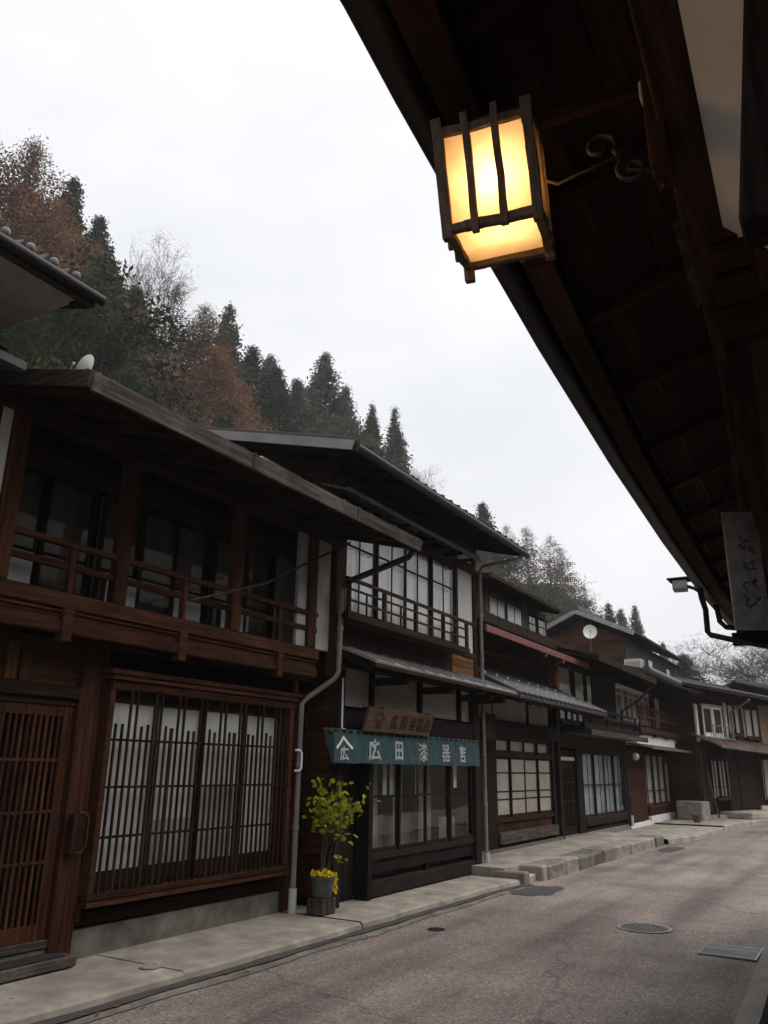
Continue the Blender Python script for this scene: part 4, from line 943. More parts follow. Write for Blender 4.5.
b = MB(); boards(b, -.05, .0, 5.6, 8.5, 2.5, 4.0, 3); b.build('plaster_panel', 'ochre', H6)
b = MB(); b.box(.3, .34, .4, 2.35, 2.98, 3.02); b.box(-.05, .34, .4, 2.35, 2.55, 2.60)
for i in range(12): b.box(.31, .33, .42+i*.17, .44+i*.17, 2.6, 2.98)
b.build('balcony_rail', 'steel', H6)
b = MB(); b.box(-.02, .06, -.05, .10, 2.45, 3.7); b.box(-.02, .06, 2.32, 2.42, 2.5, 3.9); b.build('corner_board', 'plaster', H6)
pr = MB(); pr.slab([(.95, -.35, 2.30), (.95, 12.2, 1.95), (-.05, 12.2, 2.40), (-.05, -.35, 2.72)], .04, 1)
for i in range(28): pr.bar((.95, -.3+i*.45, 2.31-.0125*i), (-.05, -.3+i*.45, 2.73-.0115*i), .03, .03)
pr.bar((.95, -.36, 2.27), (.95, 12.2, 1.92), .04, .07); pr.build('pent_roof', 'rust_tin', H6)
roof(H6, .85, 4.16, .25, -2.2, 12.6, -4, 'roof_metal', ribs=.5, fh=.1, fascia='dark_y')
for yc in (2.65, 6.0): pipe(H6, [(.85, yc, 3.98), (.5, yc, 3.75), (.12, yc, 3.55), (.12, yc, 2.5)], .035, 'pipe', False)
MB().box(-.3, -.0, 4.8, 6.8, -.1, .32, ch=.02).build('foundation', 'plaster', H6)
MB().box(-.3, .05, .3, 4.8, -.2, .1, ch=.02).build('threshold', 'stone', H6)
o = thing('stone_block', 'rough grey stone block at foot of the angled house', 'stone block', (-5.2, 28.9, .05), 15, None, True)
MB().box(-.55, .35, -.25, .35, 0, .62, ch=.04).build('block', 'stone', o)
o = thing('stone_block', 'low flat concrete slab step before the angled house door', 'step', (-4.0, 32.0, .08), 15, None, True)
MB().box(-.5, .6, -1.2, 1.4, 0, .22, ch=.03).build('slab', 'concrete', o); o.name = 'stone_step'

# tall gabled house rising behind the row
HG = thing('gabled_house', 'tall weathered house with broad gable rising behind the row', 'house', (-9.2, 31, 3))
m = MB(); m.prism([(-7.6, 31, 0), (-10.9, 31, 0), (-10.9, 31, 6.6), (-9.2, 31, 7.25), (-7.6, 31, 6.55)], (0, 10.5, 0), 1); m.build('core', 'void', HG)
b = MB()
for i in range(30):
    z0 = 2.8+i*.148; z1 = z0+.142; 
    zc = (z0+z1)/2; xl = -10.9 if zc < 6.5 else -10.9+(zc-6.5)*2.2; xr = -7.6 if zc < 6.5 else -7.6-(zc-6.5)*2.2
    if xr-xl > .3:
        c = random.uniform(xl+.5, xr-.5) if xr-xl > 1.2 else (xl+xr)/2
        b.box(xl, c-.003, 30.95, 30.99, z0, z1, tint=random.uniform(.6, 1.6)); b.box(c+.003, xr, 30.95, 30.99, z0, z1, tint=random.uniform(.6, 1.6))
b.build('gable_boards', 'gold_x', HG)
b = MB(); boards(b, -7.6, -7.54, 31, 41.5, 2.8, 6.5, .28); b.build('side_boards', 'grey_z', HG)
for a in (34.5, 38):
    wq = MB().box(-7.56, -7.51, a, a+.8, 5.2, 6.1).build('window', 'black_z', HG); MB().box(-7.515, -7.505, a+.06, a+.74, 5.26, 6.04).build('pane', 'frosted', wq)
m = MB(); m.slab([(-7.0, 30.3, 6.62), (-7.0, 42, 6.62), (-9.2, 42, 7.62), (-9.2, 30.3, 7.62)], .07, 1); m.slab([(-9.2, 30.3, 7.62), (-9.2, 42, 7.62), (-11.4, 42, 6.62), (-11.4, 30.3, 6.62)], .07, 1); m.box(-9.35, -9.05, 30.25, 42, 7.58, 7.75); ro = m.build('roof', 'roof_metal', HG)
m = MB(); m.bar((-7.0, 30.28, 6.50), (-9.2, 30.28, 7.50), .06, .17); m.bar((-9.2, 30.28, 7.50), (-11.4, 30.28, 6.50), .06, .17); m.build('barge_board', 'roof_pale', ro)
o = thing('satellite_dish', 'white round satellite dish on mast before the gabled house', 'satellite dish', (-8.3, 29, 5.4))
dish(o, (-8.3, 29, 6.45), .25, (.3, -.95, .2), pole=1.2)

# last house seen at the right end of the row
H7 = thing('town_house', 'farthest house of the row cut by the right frame edge', 'house', (-1.45, 41.3, .1), 22, None, True)
MB().box(-8, -.3, 0, 9, -.3, 4.6, ch=0, tint=1).build('core', 'void', H7)
b = MB(); boards(b, -.3, -.2, 0, 9, .1, 4.4, .25); b.build('wall_boards', 'dark_z', H7)
window(H7, -.1, .6, 3, .6, 2.0, 4, (1.2,), 0, 'dark_z', .06, 'curtain'); window(H7, -.1, .6, 3, 2.9, 3.9, 4, (), 0, 'dark_z', .06, 'curtain')
roof(H7, .8, 4.4, .27, -.3, 9.2, -4, 'roof_metal'); MB().slab([(.8, -.2, 2.4), (.8, 9, 2.4), (-.2, 9, 2.75), (-.2, -.2, 2.75)], .04, 1).build('pent_roof', 'rust_tin', H7)

# ------------------------------------------------------------------ the house on the right, whose eave hangs over the camera
HR = thing('eave_house', 'dark house on the right whose deep eave hangs overhead with the lantern', 'house', (.4, 5.5, 0))
EV = [(x_+.055, y_) for x_, y_ in [(-.76, -1.2), (-.86, .6), (-.905, 1.27), (-.94, 1.6), (-.97, 1.95), (-1.015, 2.57), (-1.065, 3.15), (-1.185, 4.79), (-1.275, 6.72), (-1.375, 9.2), (-1.40, 11.3)]]
ez = 3.45
m = MB(); s_ = MB(); ra = MB(); sl = .30
for (xa, ya), (xb, yb) in zip(EV, EV[1:]):
    ia, ib = .9-.03*ya, .9-.03*yb
    m.slab([(xa-.05, ya, ez+.10), (xb-.05, yb, ez+.10), (3.2, yb, ez+.10+sl*(3.2-xb)), (3.2, ya, ez+.10+sl*(3.2-xa))], .05, 1)
k = MB(); nb = 9
for i in range(nb):   # soffit boards running along the eave
    for (xa, ya), (xb, yb) in zip(EV, EV[1:]):
        t0, t1 = i/nb, (i+1)/nb-.004
        P = lambda x, y, t: (x+(.55-x)*t, y, ez+.06+sl*(.55-x)*t)
        k.slab([P(xa, ya, t0), P(xb, yb, t0), P(xb, yb, t1), P(xa, ya, t1)], .018, [.9,1.15,.8,1.05,.95,1.2,.85,1.1,.9][i])
ro = m.build('roof', 'roof_tile', HR); k.build('soffit', 'soffit_y', ro)
def ex(y):
    for (xa, ya), (xb, yb) in zip(EV, EV[1:]):
        if ya <= y <= yb: return xa+(xb-xa)*(y-ya)/(yb-ya)
    return EV[-1][0]
for i in range(25):
    y = -.9+i*.82; 
    if y < 11.2: ra.bar((ex(y)+.03, y, ez+.005), (.5, y, ez+.005+sl*(.5-ex(y))), .05, .05, up=(0,0,1))
ra.build('rafter', 'soffit_x', ro)
m = MB()
m.tube([(x-.0, y, ez-.01+.012*math.sin(y*1.7)) for x, y in EV], .055, 10); m.build('gutter', 'pipe_dark', ro)
m = MB()
for (xa, ya), (xb, yb) in zip(EV, EV[1:]): m.bar((xa+.12, ya-.003, ez+.01), (xb+.12, yb+.003, ez+.01), .12, .09)
m.build('eave_board', 'soffit_y', ro)
m = MB(); m.bar((-.012, -1, 3.22), (-.66, 10.9, 3.22), .15, .26); m.bar((-.11-.06*.2+.17, 2.2, 2.97), (-.72+.17, 10.9, 2.97), .34, .34, ch=.05); m.bar((-.03, 1.0, 3.36), (-.50, 10.9, 3.36), .06, .08)
m.build('purlin', 'soffit_y', HR)
m = MB(); 
for i in range(5): m.box(-.20, .5, 2.20, 2.24, 2.72+i*.11, 2.82+i*.11)
m.build('wall_board', 'dark_x', HR)
m = MB(); m.bar((-.066+.17, 1.32, 2.42), (.078+.17, 1.32, 3.5), .34, .10, up=(0,1,0))
m.build('shutter_board', 'black_z', HR)
m = MB()
Lp0, Lp1 = Vector((-.125, 1.0, 3.13)), Vector((-.175, 2.28, 3.13)); dq = Vector((.24, 0, -.27))
m.slab([Lp0, Lp1, Lp1+dq, Lp0+dq], .012, 1); wp = m.build('white_panel', 'white_paint', HR)
m = MB()
for t in (.22, .42): m.bar(Lp0+dq*t+Vector((-.006, 0, -.006)), Lp1+dq*(t*.8)+Vector((-.006, 0, -.006)), .004, .004)
m.build('trim', 'dark_y', wp)
m = MB(); m.bar((-.235, 2.55, 3.10), (-.40, 4.3, 2.86), .03, .05); m.bar((-.30, 2.45, 3.34), (-.27, 2.6, 3.08), .05, .03); m.build('loose_lath', 'grey_y', HR)
w = MB(); boards(w, .62, .70, -1.2, 10.9, 0, 3.9, .18); w.build('front_wall', 'dark_z', HR)
MB().box(.7, 5.5, -1.2, 10.9, 0, 3.9, ch=0, tint=1).build('core', 'void', HR)
w = MB(); w.box(-1.28, -.4, 11.15, 11.25, 3.16, 3.36); w.box(-1.12, -.40, 9.3, 9.38, 2.86, 3.0); w.build('end_board', 'black_x', HR)
m = MB(); m.tube([(-1.30, 8.7, 3.40), (-1.30, 8.75, 3.30), (-1.31, 9.0, 3.22), (-1.315, 9.0, 2.98), (-1.29, 9.0, 2.945), (-1.10, 9.0, 2.885), (-.5, 9.0, 2.72)], .030, 9); m.build('downspout', 'pipe_dark', HR); m = MB()
m.tube([(-1.28, 9.6, 3.38), (-1.26, 9.6, 3.18), (-1.20, 9.6, 3.11), (-1.0, 9.6, 3.08)], .03, 9); m.build('downspout', 'pipe_dark', HR)

o = thing('hanging_sign', 'weathered white hanging sign with faded black brush writing under the eave', 'sign', (-.55, 5.5, 2.42))
sx0, sx1 = -.632, -.43; sy0, sy1 = 5.46, 5.56
du = Vector((sx1-sx0, sy1-sy0, 0)).normalized(); dn = Vector((du.y, -du.x, 0))
MB().obox(((sx0+sx1)/2, (sy0+sy1)/2, 2.81), (du, Vector((0,0,1)), -dn) if du.cross(Vector((0,0,1))).dot(-dn) > 0 else (du, Vector((0,0,1)), dn), (.112, .395, .012), .004).build('board', 'sign_white', o)
m = MB(); rr = random.Random(5)
for zc in (2.98, 2.85, 2.72, 2.60):     # faded brush characters, no longer legible
    for q in range(7):
        u = rr.uniform(-.045, .045); z = zc+rr.uniform(-.045, .045); L = rr.uniform(.02, .05); a = rr.choice((0, 1.57, .7, -.8))+rr.uniform(-.2, .2)
        c = Vector(((sx0+sx1)/2, (sy0+sy1)/2, z))+du*(u+.01)+dn*.0135*(1 if dn.y < 0 else -1); d = du*math.cos(a)+Vector((0,0,1))*math.sin(a)
        m.bar(c-d*L/2, c+d*L/2, .013, .0015, up=tuple(dn))
m.build('lettering', 'faded_ink', o)
MB().box(-.60, -.58, 5.47, 5.49, 3.2, 3.6).box(-.48, -.46, 5.53, 5.55, 3.2, 3.6).build('hanger', 'iron', o)

o = thing('floodlight', 'small box floodlight mounted outside the right eave gutter', 'floodlight', (-1.4, 9.0, 3.45))
m = MB(); m.obox((-1.545, 9.0, 3.50), (Vector((1,.1,0)).normalized(), Vector((-.1,1,0)).normalized(), Vector((0,0,1))), (.075, .09, .055), .008); m.build('housing', 'steel', o)
m = MB(); m.slab([(-1.66, 8.88, 3.575), (-1.44, 8.88, 3.575), (-1.44, 9.12, 3.575), (-1.66, 9.12, 3.575)], .014); m.build('visor', 'gold_x', o)
m = MB(); m.tube([(-1.47, 9.0, 3.49), (-1.40, 9.0, 3.46), (-1.33, 9.02, 3.40)], .02, 7); m.build('arm', 'iron', o)

# ------------------------------------------------------------------ the lit lantern
LC = Vector((-.700, 1.786, 3.132)); yaw, pit = .21, .235
Rm = Matrix.Rotation(yaw, 3, 'Z') @ Matrix.Rotation(pit, 3, 'X') @ Matrix.Rotation(-.03, 3, 'Y')
LN = thing('lantern', 'lit wooden framed lantern glowing orange under the dark eave', 'lantern', LC)
W2, D2_, Hh = .124, .138, .146
ax = tuple(Rm @ Vector(v) for v in ((1,0,0), (0,1,0), (0,0,1)))
def lp(x, y, z): return LC+Rm @ Vector((x, y, z))
def lbar(m, p, q, w, h=None):      # hand-hewn, slightly crooked stick
    p, q = Vector(p), Vector(q); n = 5; h = h or w
    pts = [p+(q-p)*i/n+Vector((random.uniform(-1,1), random.uniform(-1,1), random.uniform(-1,1)))*.0022 for i in range(n+1)]
    for a, b in zip(pts, pts[1:]):
        d = (b-a).normalized()*.002; u = random.uniform(.92, 1.08)
        m.bar(lp(*(a-d)), lp(*(b+d)), w*u, h*u, up=tuple(ax[1] if abs((q-p).normalized().y) < .9 else ax[2]), tint=1)
m = MB()
for sx_ in (-1, 1):
    for sy_ in (-1, 1): lbar(m, (sx_*W2, sy_*D2_, -Hh-(.045 if sy_ > 0 and sx_ < 0 else .022)), (sx_*W2, sy_*D2_, Hh+.03), .030)
for z in (-Hh+.005, Hh-.01):
    for sy_ in (-1, 1): lbar(m, (-W2, sy_*D2_, z), (W2, sy_*D2_, z), .026, .028)
    for sx_ in (-1, 1): lbar(m, (sx_*W2, -D2_, z), (sx_*W2, D2_, z), .026, .028)
m.build('frame', 'lantern_z', LN)
m = MB()
for t in (-.36, .30):
    lbar(m, (t*W2, -D2_-.012, -Hh-.02), (t*W2, -D2_-.012, Hh+.028), .021)
    lbar(m, (t*W2, D2_+.012, -Hh-.01), (t*W2, D2_+.012, Hh+.02), .017)
    for sx_ in (-1, 1): lbar(m, (sx_*(W2+.012), t*D2_, -Hh-.01), (sx_*(W2+.012), t*D2_, Hh+.02), .017)
m.build('bar', 'lantern_z', LN)
m = MB()
for sy_ in (-1, 1): m._add([lp(-W2, sy_*D2_*.97, -Hh), lp(W2, sy_*D2_*.97, -Hh), lp(W2, sy_*D2_*.97, Hh), lp(-W2, sy_*D2_*.97, Hh)], [(0,1,2,3)], 1)
for sx_ in (-1, 1): m._add([lp(sx_*W2*.97, -D2_, -Hh), lp(sx_*W2*.97, D2_, -Hh), lp(sx_*W2*.97, D2_, Hh), lp(sx_*W2*.97, -D2_, Hh)], [(0,1,2,3)], 1)
m._add([lp(-W2, -D2_, -Hh+.012), lp(W2, -D2_, -Hh+.012), lp(W2, D2_, -Hh+.012), lp(-W2, D2_, -Hh+.012)], [(0,1,2,3)], 1.15)
m.build('panel', 'lantern_panel', LN)
m = MB(); m.obox(lp(0, 0, Hh+.004), ax, (W2+.012, D2_+.012, .006)); m.build('lid', 'dark_x', LN)
m = MB(); m.ball(lp(.012, -.02, -.005), .026, 16, 10, sq=(1,1,1.2)); m.build('bulb', 'filament', LN)
MB().tube([lp(.012, -.02, .03), lp(.012, -.02, Hh)], .014, 8).build('socket', 'iron', LN)
hb = MB(); hb.bar(lp(W2*.6, 0, Hh+.022), (-.245, 1.80, 3.315), .028, .034); hb.build('bracket_bar', 'dark_x', LN)
def spiral(c, r0, turns, a0, sgn, u, v, n=26):
    return [Vector(c)+(u*math.cos(a0+sgn*t*turns*6.283)+v*math.sin(a0+sgn*t*turns*6.283))*(r0*(1-.72*t)) for t in [i/n for i in range(n+1)]]
u_ = Vector((1, .1, 0)).normalized(); v_ = Vector((0, 0, 1)); m = MB()
c1_ = Vector((-.395, 1.78, 3.155)); c2_ = Vector((-.315, 1.785, 3.055))
s1 = spiral(c1_, .045, 1.15, -.6, 1, u_, v_); s2 = spiral(c2_, .042, 1.15, 2.3, 1, u_, v_)
m.tube(s1, .008, 7); m.tube(s2, .008, 7); m.tube([s1[0], (s1[0]+s2[0])/2+Vector((.0,0,.006)), s2[0]], .0085, 7)
m.tube([s2[0]+Vector((.01,0,-.03)), Vector((-.27, 1.79, 3.03)), Vector((-.243, 1.79, 2.97))], .006, 6)
m.tube(spiral((-.27, 1.84, 3.40), .04, 1.1, 1.0, -1, u_, v_), .007, 7); m.build('scrollwork', 'iron', LN)
MB().tube([lp(W2, 0, Hh*.1), (-.52, 1.80, 3.10), (-.47, 1.78, 3.09), (-.42, 1.775, 3.09), (-.35, 1.775, 3.10), (-.315, 1.775, 3.13), (-.30, 1.775, 3.20), (-.27, 1.775, 3.24)], .0048, 7).build('cable', 'pipe_dark', LN)
MB().box(-.275, -.235, 1.74, 1.785, 3.225, 3.285, ch=.004).build('junction_box', 'pipe_white', LN)
MB().box(-.262, -.215, 1.70, 1.82, 2.98, 3.34).build('mount_plate', 'gold_z', LN)
lt_ = bpy.data.lights.new('lantern_light', 'POINT'); lt_.energy = 2.9; lt_.color = (1, .58, .25); lt_.shadow_soft_size = .022
lo = bpy.data.objects.new('lantern_light', lt_); COL.objects.link(lo); lo.location = Rm @ Vector((.012, -.055, -.02)); lo.parent = LN

# fallen leaves on the pavement and gutter
m = MB(); rr = random.Random(11)
for k in range(46):
    y = rr.uniform(3.4, 14); x = at(LEFT, y)+rr.choice((-1, 1, 1))*rr.uniform(.02, .35); z = (PZ if x < at(LEFT, y)-.03 else RZ)+.026; L = rr.uniform(.014, .03); a = rr.uniform(0, 6.28); d = Vector((math.cos(a), math.sin(a), rr.uniform(-.1, .3)))*L; e = Vector((-math.sin(a), math.cos(a), rr.uniform(-.2, .2)))*L*.6; c = Vector((x, y, z))
    m._add([c-d, c+e, c+d, c-e], [(0,1,2,3)], rr.uniform(.7, 1.2))
tag(m.build('fallen_leaves', 'fallen'), 'scattered red brown leaves along the left kerb', 'leaves', kind='stuff')

# ------------------------------------------------------------------ trees
def cards(C, size, rng, flat=0., aspect=.55):
    n = len(C); a = rng.normal(size=(n, 3)); a[:, 2] *= (1-flat); a /= np.linalg.norm(a, axis=1)[:, None]
    b = rng.normal(size=(n, 3)); b[:, 2] *= (1-flat*.5); b -= a*(a*b).sum(1)[:, None]; b /= np.linalg.norm(b, axis=1)[:, None]
    s = np.asarray(size)*rng.uniform(.6, 1.35, n)
    a *= s[:, None]; b *= (s*aspect)[:, None]
    V = np.stack([C-a, C+b*.9-a*.1, C+a, C-b*.9+a*.1], 1).reshape(-1, 3)
    F = np.arange(4*n).reshape(n, 4); return V, F
def tube_np(segs, n=4):
    V, F = [], []
    for (p, q, r0, r1) in segs:
        p = np.array(p); q = np.array(q); d = q-p; L = np.linalg.norm(d)
        if L < 1e-6: continue
        d /= L; a = np.cross(d, (0, 0, 1.) if abs(d[2]) < .95 else (1., 0, 0)); a /= np.linalg.norm(a); b = np.cross(d, a); k = len(V)
        for (c, r) in ((p, r0), (q, r1)):
            for i in range(n): t = 6.2832*i/n; V.append(c+(a*math.cos(t)+b*math.sin(t))*r)
        for i in range(n): F.append((k+i, k+(i+1) % n, k+n+(i+1) % n, k+n+i))
    return np.array(V), np.array(F)
def conifer(seed, H, Rr, dens=1., size=.30, start=.10, droop=.3, power=.8, clump=6, spread=.30, sparse=0., stick=True, flat=.3):
    rng = np.random.default_rng(seed); nb = int(H*13*dens); C = []; T = []; SZ = []; segs = []
    lean = rng.normal(0, .012, 2)
    prev = None
    for i in range(9):
        z = H*i/8; p = (lean[0]*z+.04*math.sin(z*.7+seed), lean[1]*z, z); r = .011*H*(1-i/8.6)
        if prev: segs.append((prev[0], p, prev[1], r))
        prev = (p, r)
    ph = rng.uniform(0, 6.28, 6)
    for i in range(nb):
        t = start+(1-start)*(1-(1-rng.random())**.75 if False else rng.random()**.85); az = rng.uniform(0, 6.283)
        lump = .84+.20*math.sin(az*2+ph[0]+t*7)+.21*math.sin(az*3+ph[1]-t*15)+.15*math.sin(t*37+ph[2]+az)
        if sparse and rng.random() < sparse*(.4+.6*math.sin(t*23+az*2+ph[3])**2): continue
        r = (Rr*(1-t)**power*min(1, (t-start+.06)*7)+.12)*lump*rng.uniform(.62, 1.15)
        z = t*H; dx, dy = math.cos(az), math.sin(az); up = .25*(t-.3)
        tip = (lean[0]*z+dx*r, lean[1]*z+dy*r, z+r*(up-droop*.6))
        if stick and rng.random() < .45: segs.append(((lean[0]*z, lean[1]*z, z), tip, .028*(1-t)+.010, .006))
        k = max(2, int(clump*(.5+.5*r/Rr)*2.2))
        s = rng.uniform(.25, 1.03, k)**.8
        P = np.stack([lean[0]*z+dx*r*s, lean[1]*z+dy*r*s, z+r*s*up-droop*r*s*s*.9], 1)+rng.normal(0, spread*(.5+.5*(1-t)), (k, 3))*(1, 1, .8)
        C.append(P); T.append(np.full(k, rng.uniform(.66, 1.34))); SZ.append(np.full(k, .38+.62*min(1, (1-t)*3.6)))
    C = np.concatenate(C); T = np.concatenate(T)*rng.uniform(.85, 1.15, len(C))
    top = np.stack([np.full(24, lean[0]*H), np.full(24, lean[1]*H), H+.5-rng.random(24)*1.6], 1)+rng.normal(0, .05, (24, 3)); C = np.concatenate([C, top]); T = np.concatenate([T, np.ones(24)]); SZ = np.concatenate(SZ+[np.full(24, .4)])
    V, F = cards(C, size*SZ, rng, flat); return (V, F, T), tube_np(segs)
def bare(seed, H, Rr, depth=5, leaf=0, rmin=.017):
    rng = np.random.default_rng(seed); segs = []; tips = []
    def grow(p, d, L, r, k):
        n = 3
        for i in range(n):
            d = d+rng.normal(0, .11, 3); d[2] += .05; d /= np.linalg.norm(d); q = p+d*L/n; segs.append((p, q, max(r, rmin), max(rmin*.8, r*.85))); p = q; r *= .86
            if k < depth and (i > 0 or k > 0) and rng.random() < .75:
                e = d*.55+rng.normal(0, .6, 3)*np.array((1, 1, .6)); e[2] += .22; e /= np.linalg.norm(e); grow(p, e, L*rng.uniform(.5, .72), r*.55, k+1)
        if k < depth: 
            for _ in range(2):
                e = d*.8+rng.normal(0, .42, 3); e /= np.linalg.norm(e); grow(p, e, L*rng.uniform(.5, .7), r*.62, k+1)
        else: tips.append(p)
    grow(np.array((0., 0, 0)), np.array((0., 0, 1)), H*.42, H*.011, 0)
    V, F = tube_np(segs, 3); V = V*np.array((Rr/max(1e-3, np.percentile(np.abs(V[:, :2]), 97)), )*2+(H/V[:, 2].max(),)) if True else V
    return (V, F), np.array(tips)
def broad(seed, H, Rr, size=.2, n=26, per=120, low=.2):
    rng = np.random.default_rng(seed); C = []; T = []; segs = [((0, 0, 0), (0, 0, H*.6), .10, .05)]
    for i in range(n):
        z = H*rng.uniform(low, .95); rr = Rr*math.sqrt(max(.08, 1-((z/H-.5)/.55)**2))*rng.uniform(.2, .95); az = rng.uniform(0, 6.28); c = np.array((rr*math.cos(az), rr*math.sin(az), z)); rad = Rr*rng.uniform(.22, .42)
        d = rng.normal(size=(per, 3)); d /= np.linalg.norm(d, axis=1)[:, None]; C.append(c+d*rad*rng.uniform(.55, 1.1, (per, 1))*(1, 1, .75)); T.append(np.full(per, rng.uniform(.7, 1.3)))
        segs.append(((0, 0, z*.45), tuple(c), .03, .01))
    C = np.concatenate(C); T = np.concatenate(T)*rng.uniform(.8, 1.2, len(C)); V, F = cards(C, size, rng, .1, .7); return (V, F, T), tube_np(segs)

PROTO = {}
def proto(kind, k):
    """unit-sized prototype meshes: crown and trunk"""
    if (kind, k) in PROTO: return PROTO[(kind, k)]
    sd = 100+k*17+sum(map(ord, kind))
    if kind == 'cedar': cr, tr = conifer(sd, 16, 4.4, 3.6, .215, .05, .30, .80, 11, .36, 0, False); cm, tm = 'cedar', 'trunk'
    elif kind == 'spire': cr, tr = conifer(sd, 16, 3.4, 3.2, .20, .05, .32, .9, 9, .30, 0, False); cm, tm = 'cedar', 'trunk'
    elif kind == 'larch': cr, tr = conifer(sd, 16, 4.6, 3.0, .13, .08, .06, .62, 19, .55, .05, True, .1); cm, tm = 'larch', 'trunk'
    elif kind == 'dull_larch': cr, tr = conifer(sd, 16, 5.4, 2.2, .12, .12, -.02, .72, 13, .42, .22, True, .25); cm, tm = 'larch_dull', 'trunk'
    elif kind == 'twiggy': cr, tr = broad(sd, 9, 3.2, .10, 42, 130, .25); cm, tm = 'brown_wood', 'pale_trunk'
    elif kind == 'evergreen': cr, tr = broad(sd, 9, 3.3, .105, 44, 300, .10); cm, tm = 'evergreen', 'trunk'
    elif kind == 'yellow': cr, tr = broad(sd, 6, 2.6, .095, 30, 260, .1); cm, tm = 'yellow_green', 'trunk'
    elif kind == 'pine': cr, tr = conifer(sd, 11, 3.0, .75, .22, .35, -.12, .42, 9, .30, .4, True, .5); cm, tm = 'cedar', 'trunk'
    if kind == 'bare':
        (V, F), tips = bare(sd, 15, 4.2, 5); me = npmesh('trunk', V, F, np.ones(len(F)), 'pale_trunk'); rng = np.random.default_rng(sd)
        C = np.repeat(tips, 3, 0)+rng.normal(0, .25, (len(tips)*3, 3)); Vc, Fc = cards(C, .22, rng, 0, .06)
        sc = 4.2/max(1e-3, np.percentile(np.abs(V[:, :2]), 97)); 
        r = (npmesh('twigs', Vc*np.array((1, 1, 1)) if False else Vc*1.0, Fc, np.ones(len(Fc)), 'brown_wood'), me, 15.)
        # tips were grown before the overall scaling: scale them the same way
        z = tips[:, 2].max(); co = (Vc*np.array((4.2/max(1e-3, np.percentile(np.abs(tips[:, :2]), 90)),)*2+(15/z,))).astype(np.float32); r[0].vertices.foreach_set('co', co.ravel()); r[0].update()
    else:
        H = {'twiggy': 9., 'evergreen': 9., 'yellow': 6., 'pine': 11.}.get(kind, 16.)
        r = (npmesh('crown', cr[0], cr[1], cr[2], cm), npmesh('trunk', tr[0], tr[1], np.ones(len(tr[1])), tm), H)
    PROTO[(kind, k)] = r; return r
CATN = {'cedar': 'cedar_tree', 'spire': 'cedar_tree', 'larch': 'larch_tree', 'dull_larch': 'larch_tree', 'twiggy': 'deciduous_tree', 'bare': 'bare_tree', 'evergreen': 'evergreen_tree', 'yellow': 'yellowing_shrub', 'pine': 'pine_tree'}
def tree(kind, k, x, y, ztop, wid, label, grp='trees on the wooded hillside'):
    crown, trunk, H0_ = proto(kind, k); z0 = terrain(x, y)-.2; h = max(3., ztop-z0)
    o = thing(CATN[kind], label, 'tree', (x, y, z0), random.uniform(0, 360), grp)
    o.scale = (wid*random.uniform(.88, 1.2), wid*random.uniform(.88, 1.2), h/H0_); o.rotation_euler[0] = R(random.uniform(-2, 2)); o.rotation_euler[1] = R(random.uniform(-2, 2))
    for nm, me in ((('twigs' if kind == 'bare' else 'crown'), crown), ('trunk', trunk)):
        c = bpy.data.objects.new(nm, me); COL.objects.link(c); c.parent = o
    return o
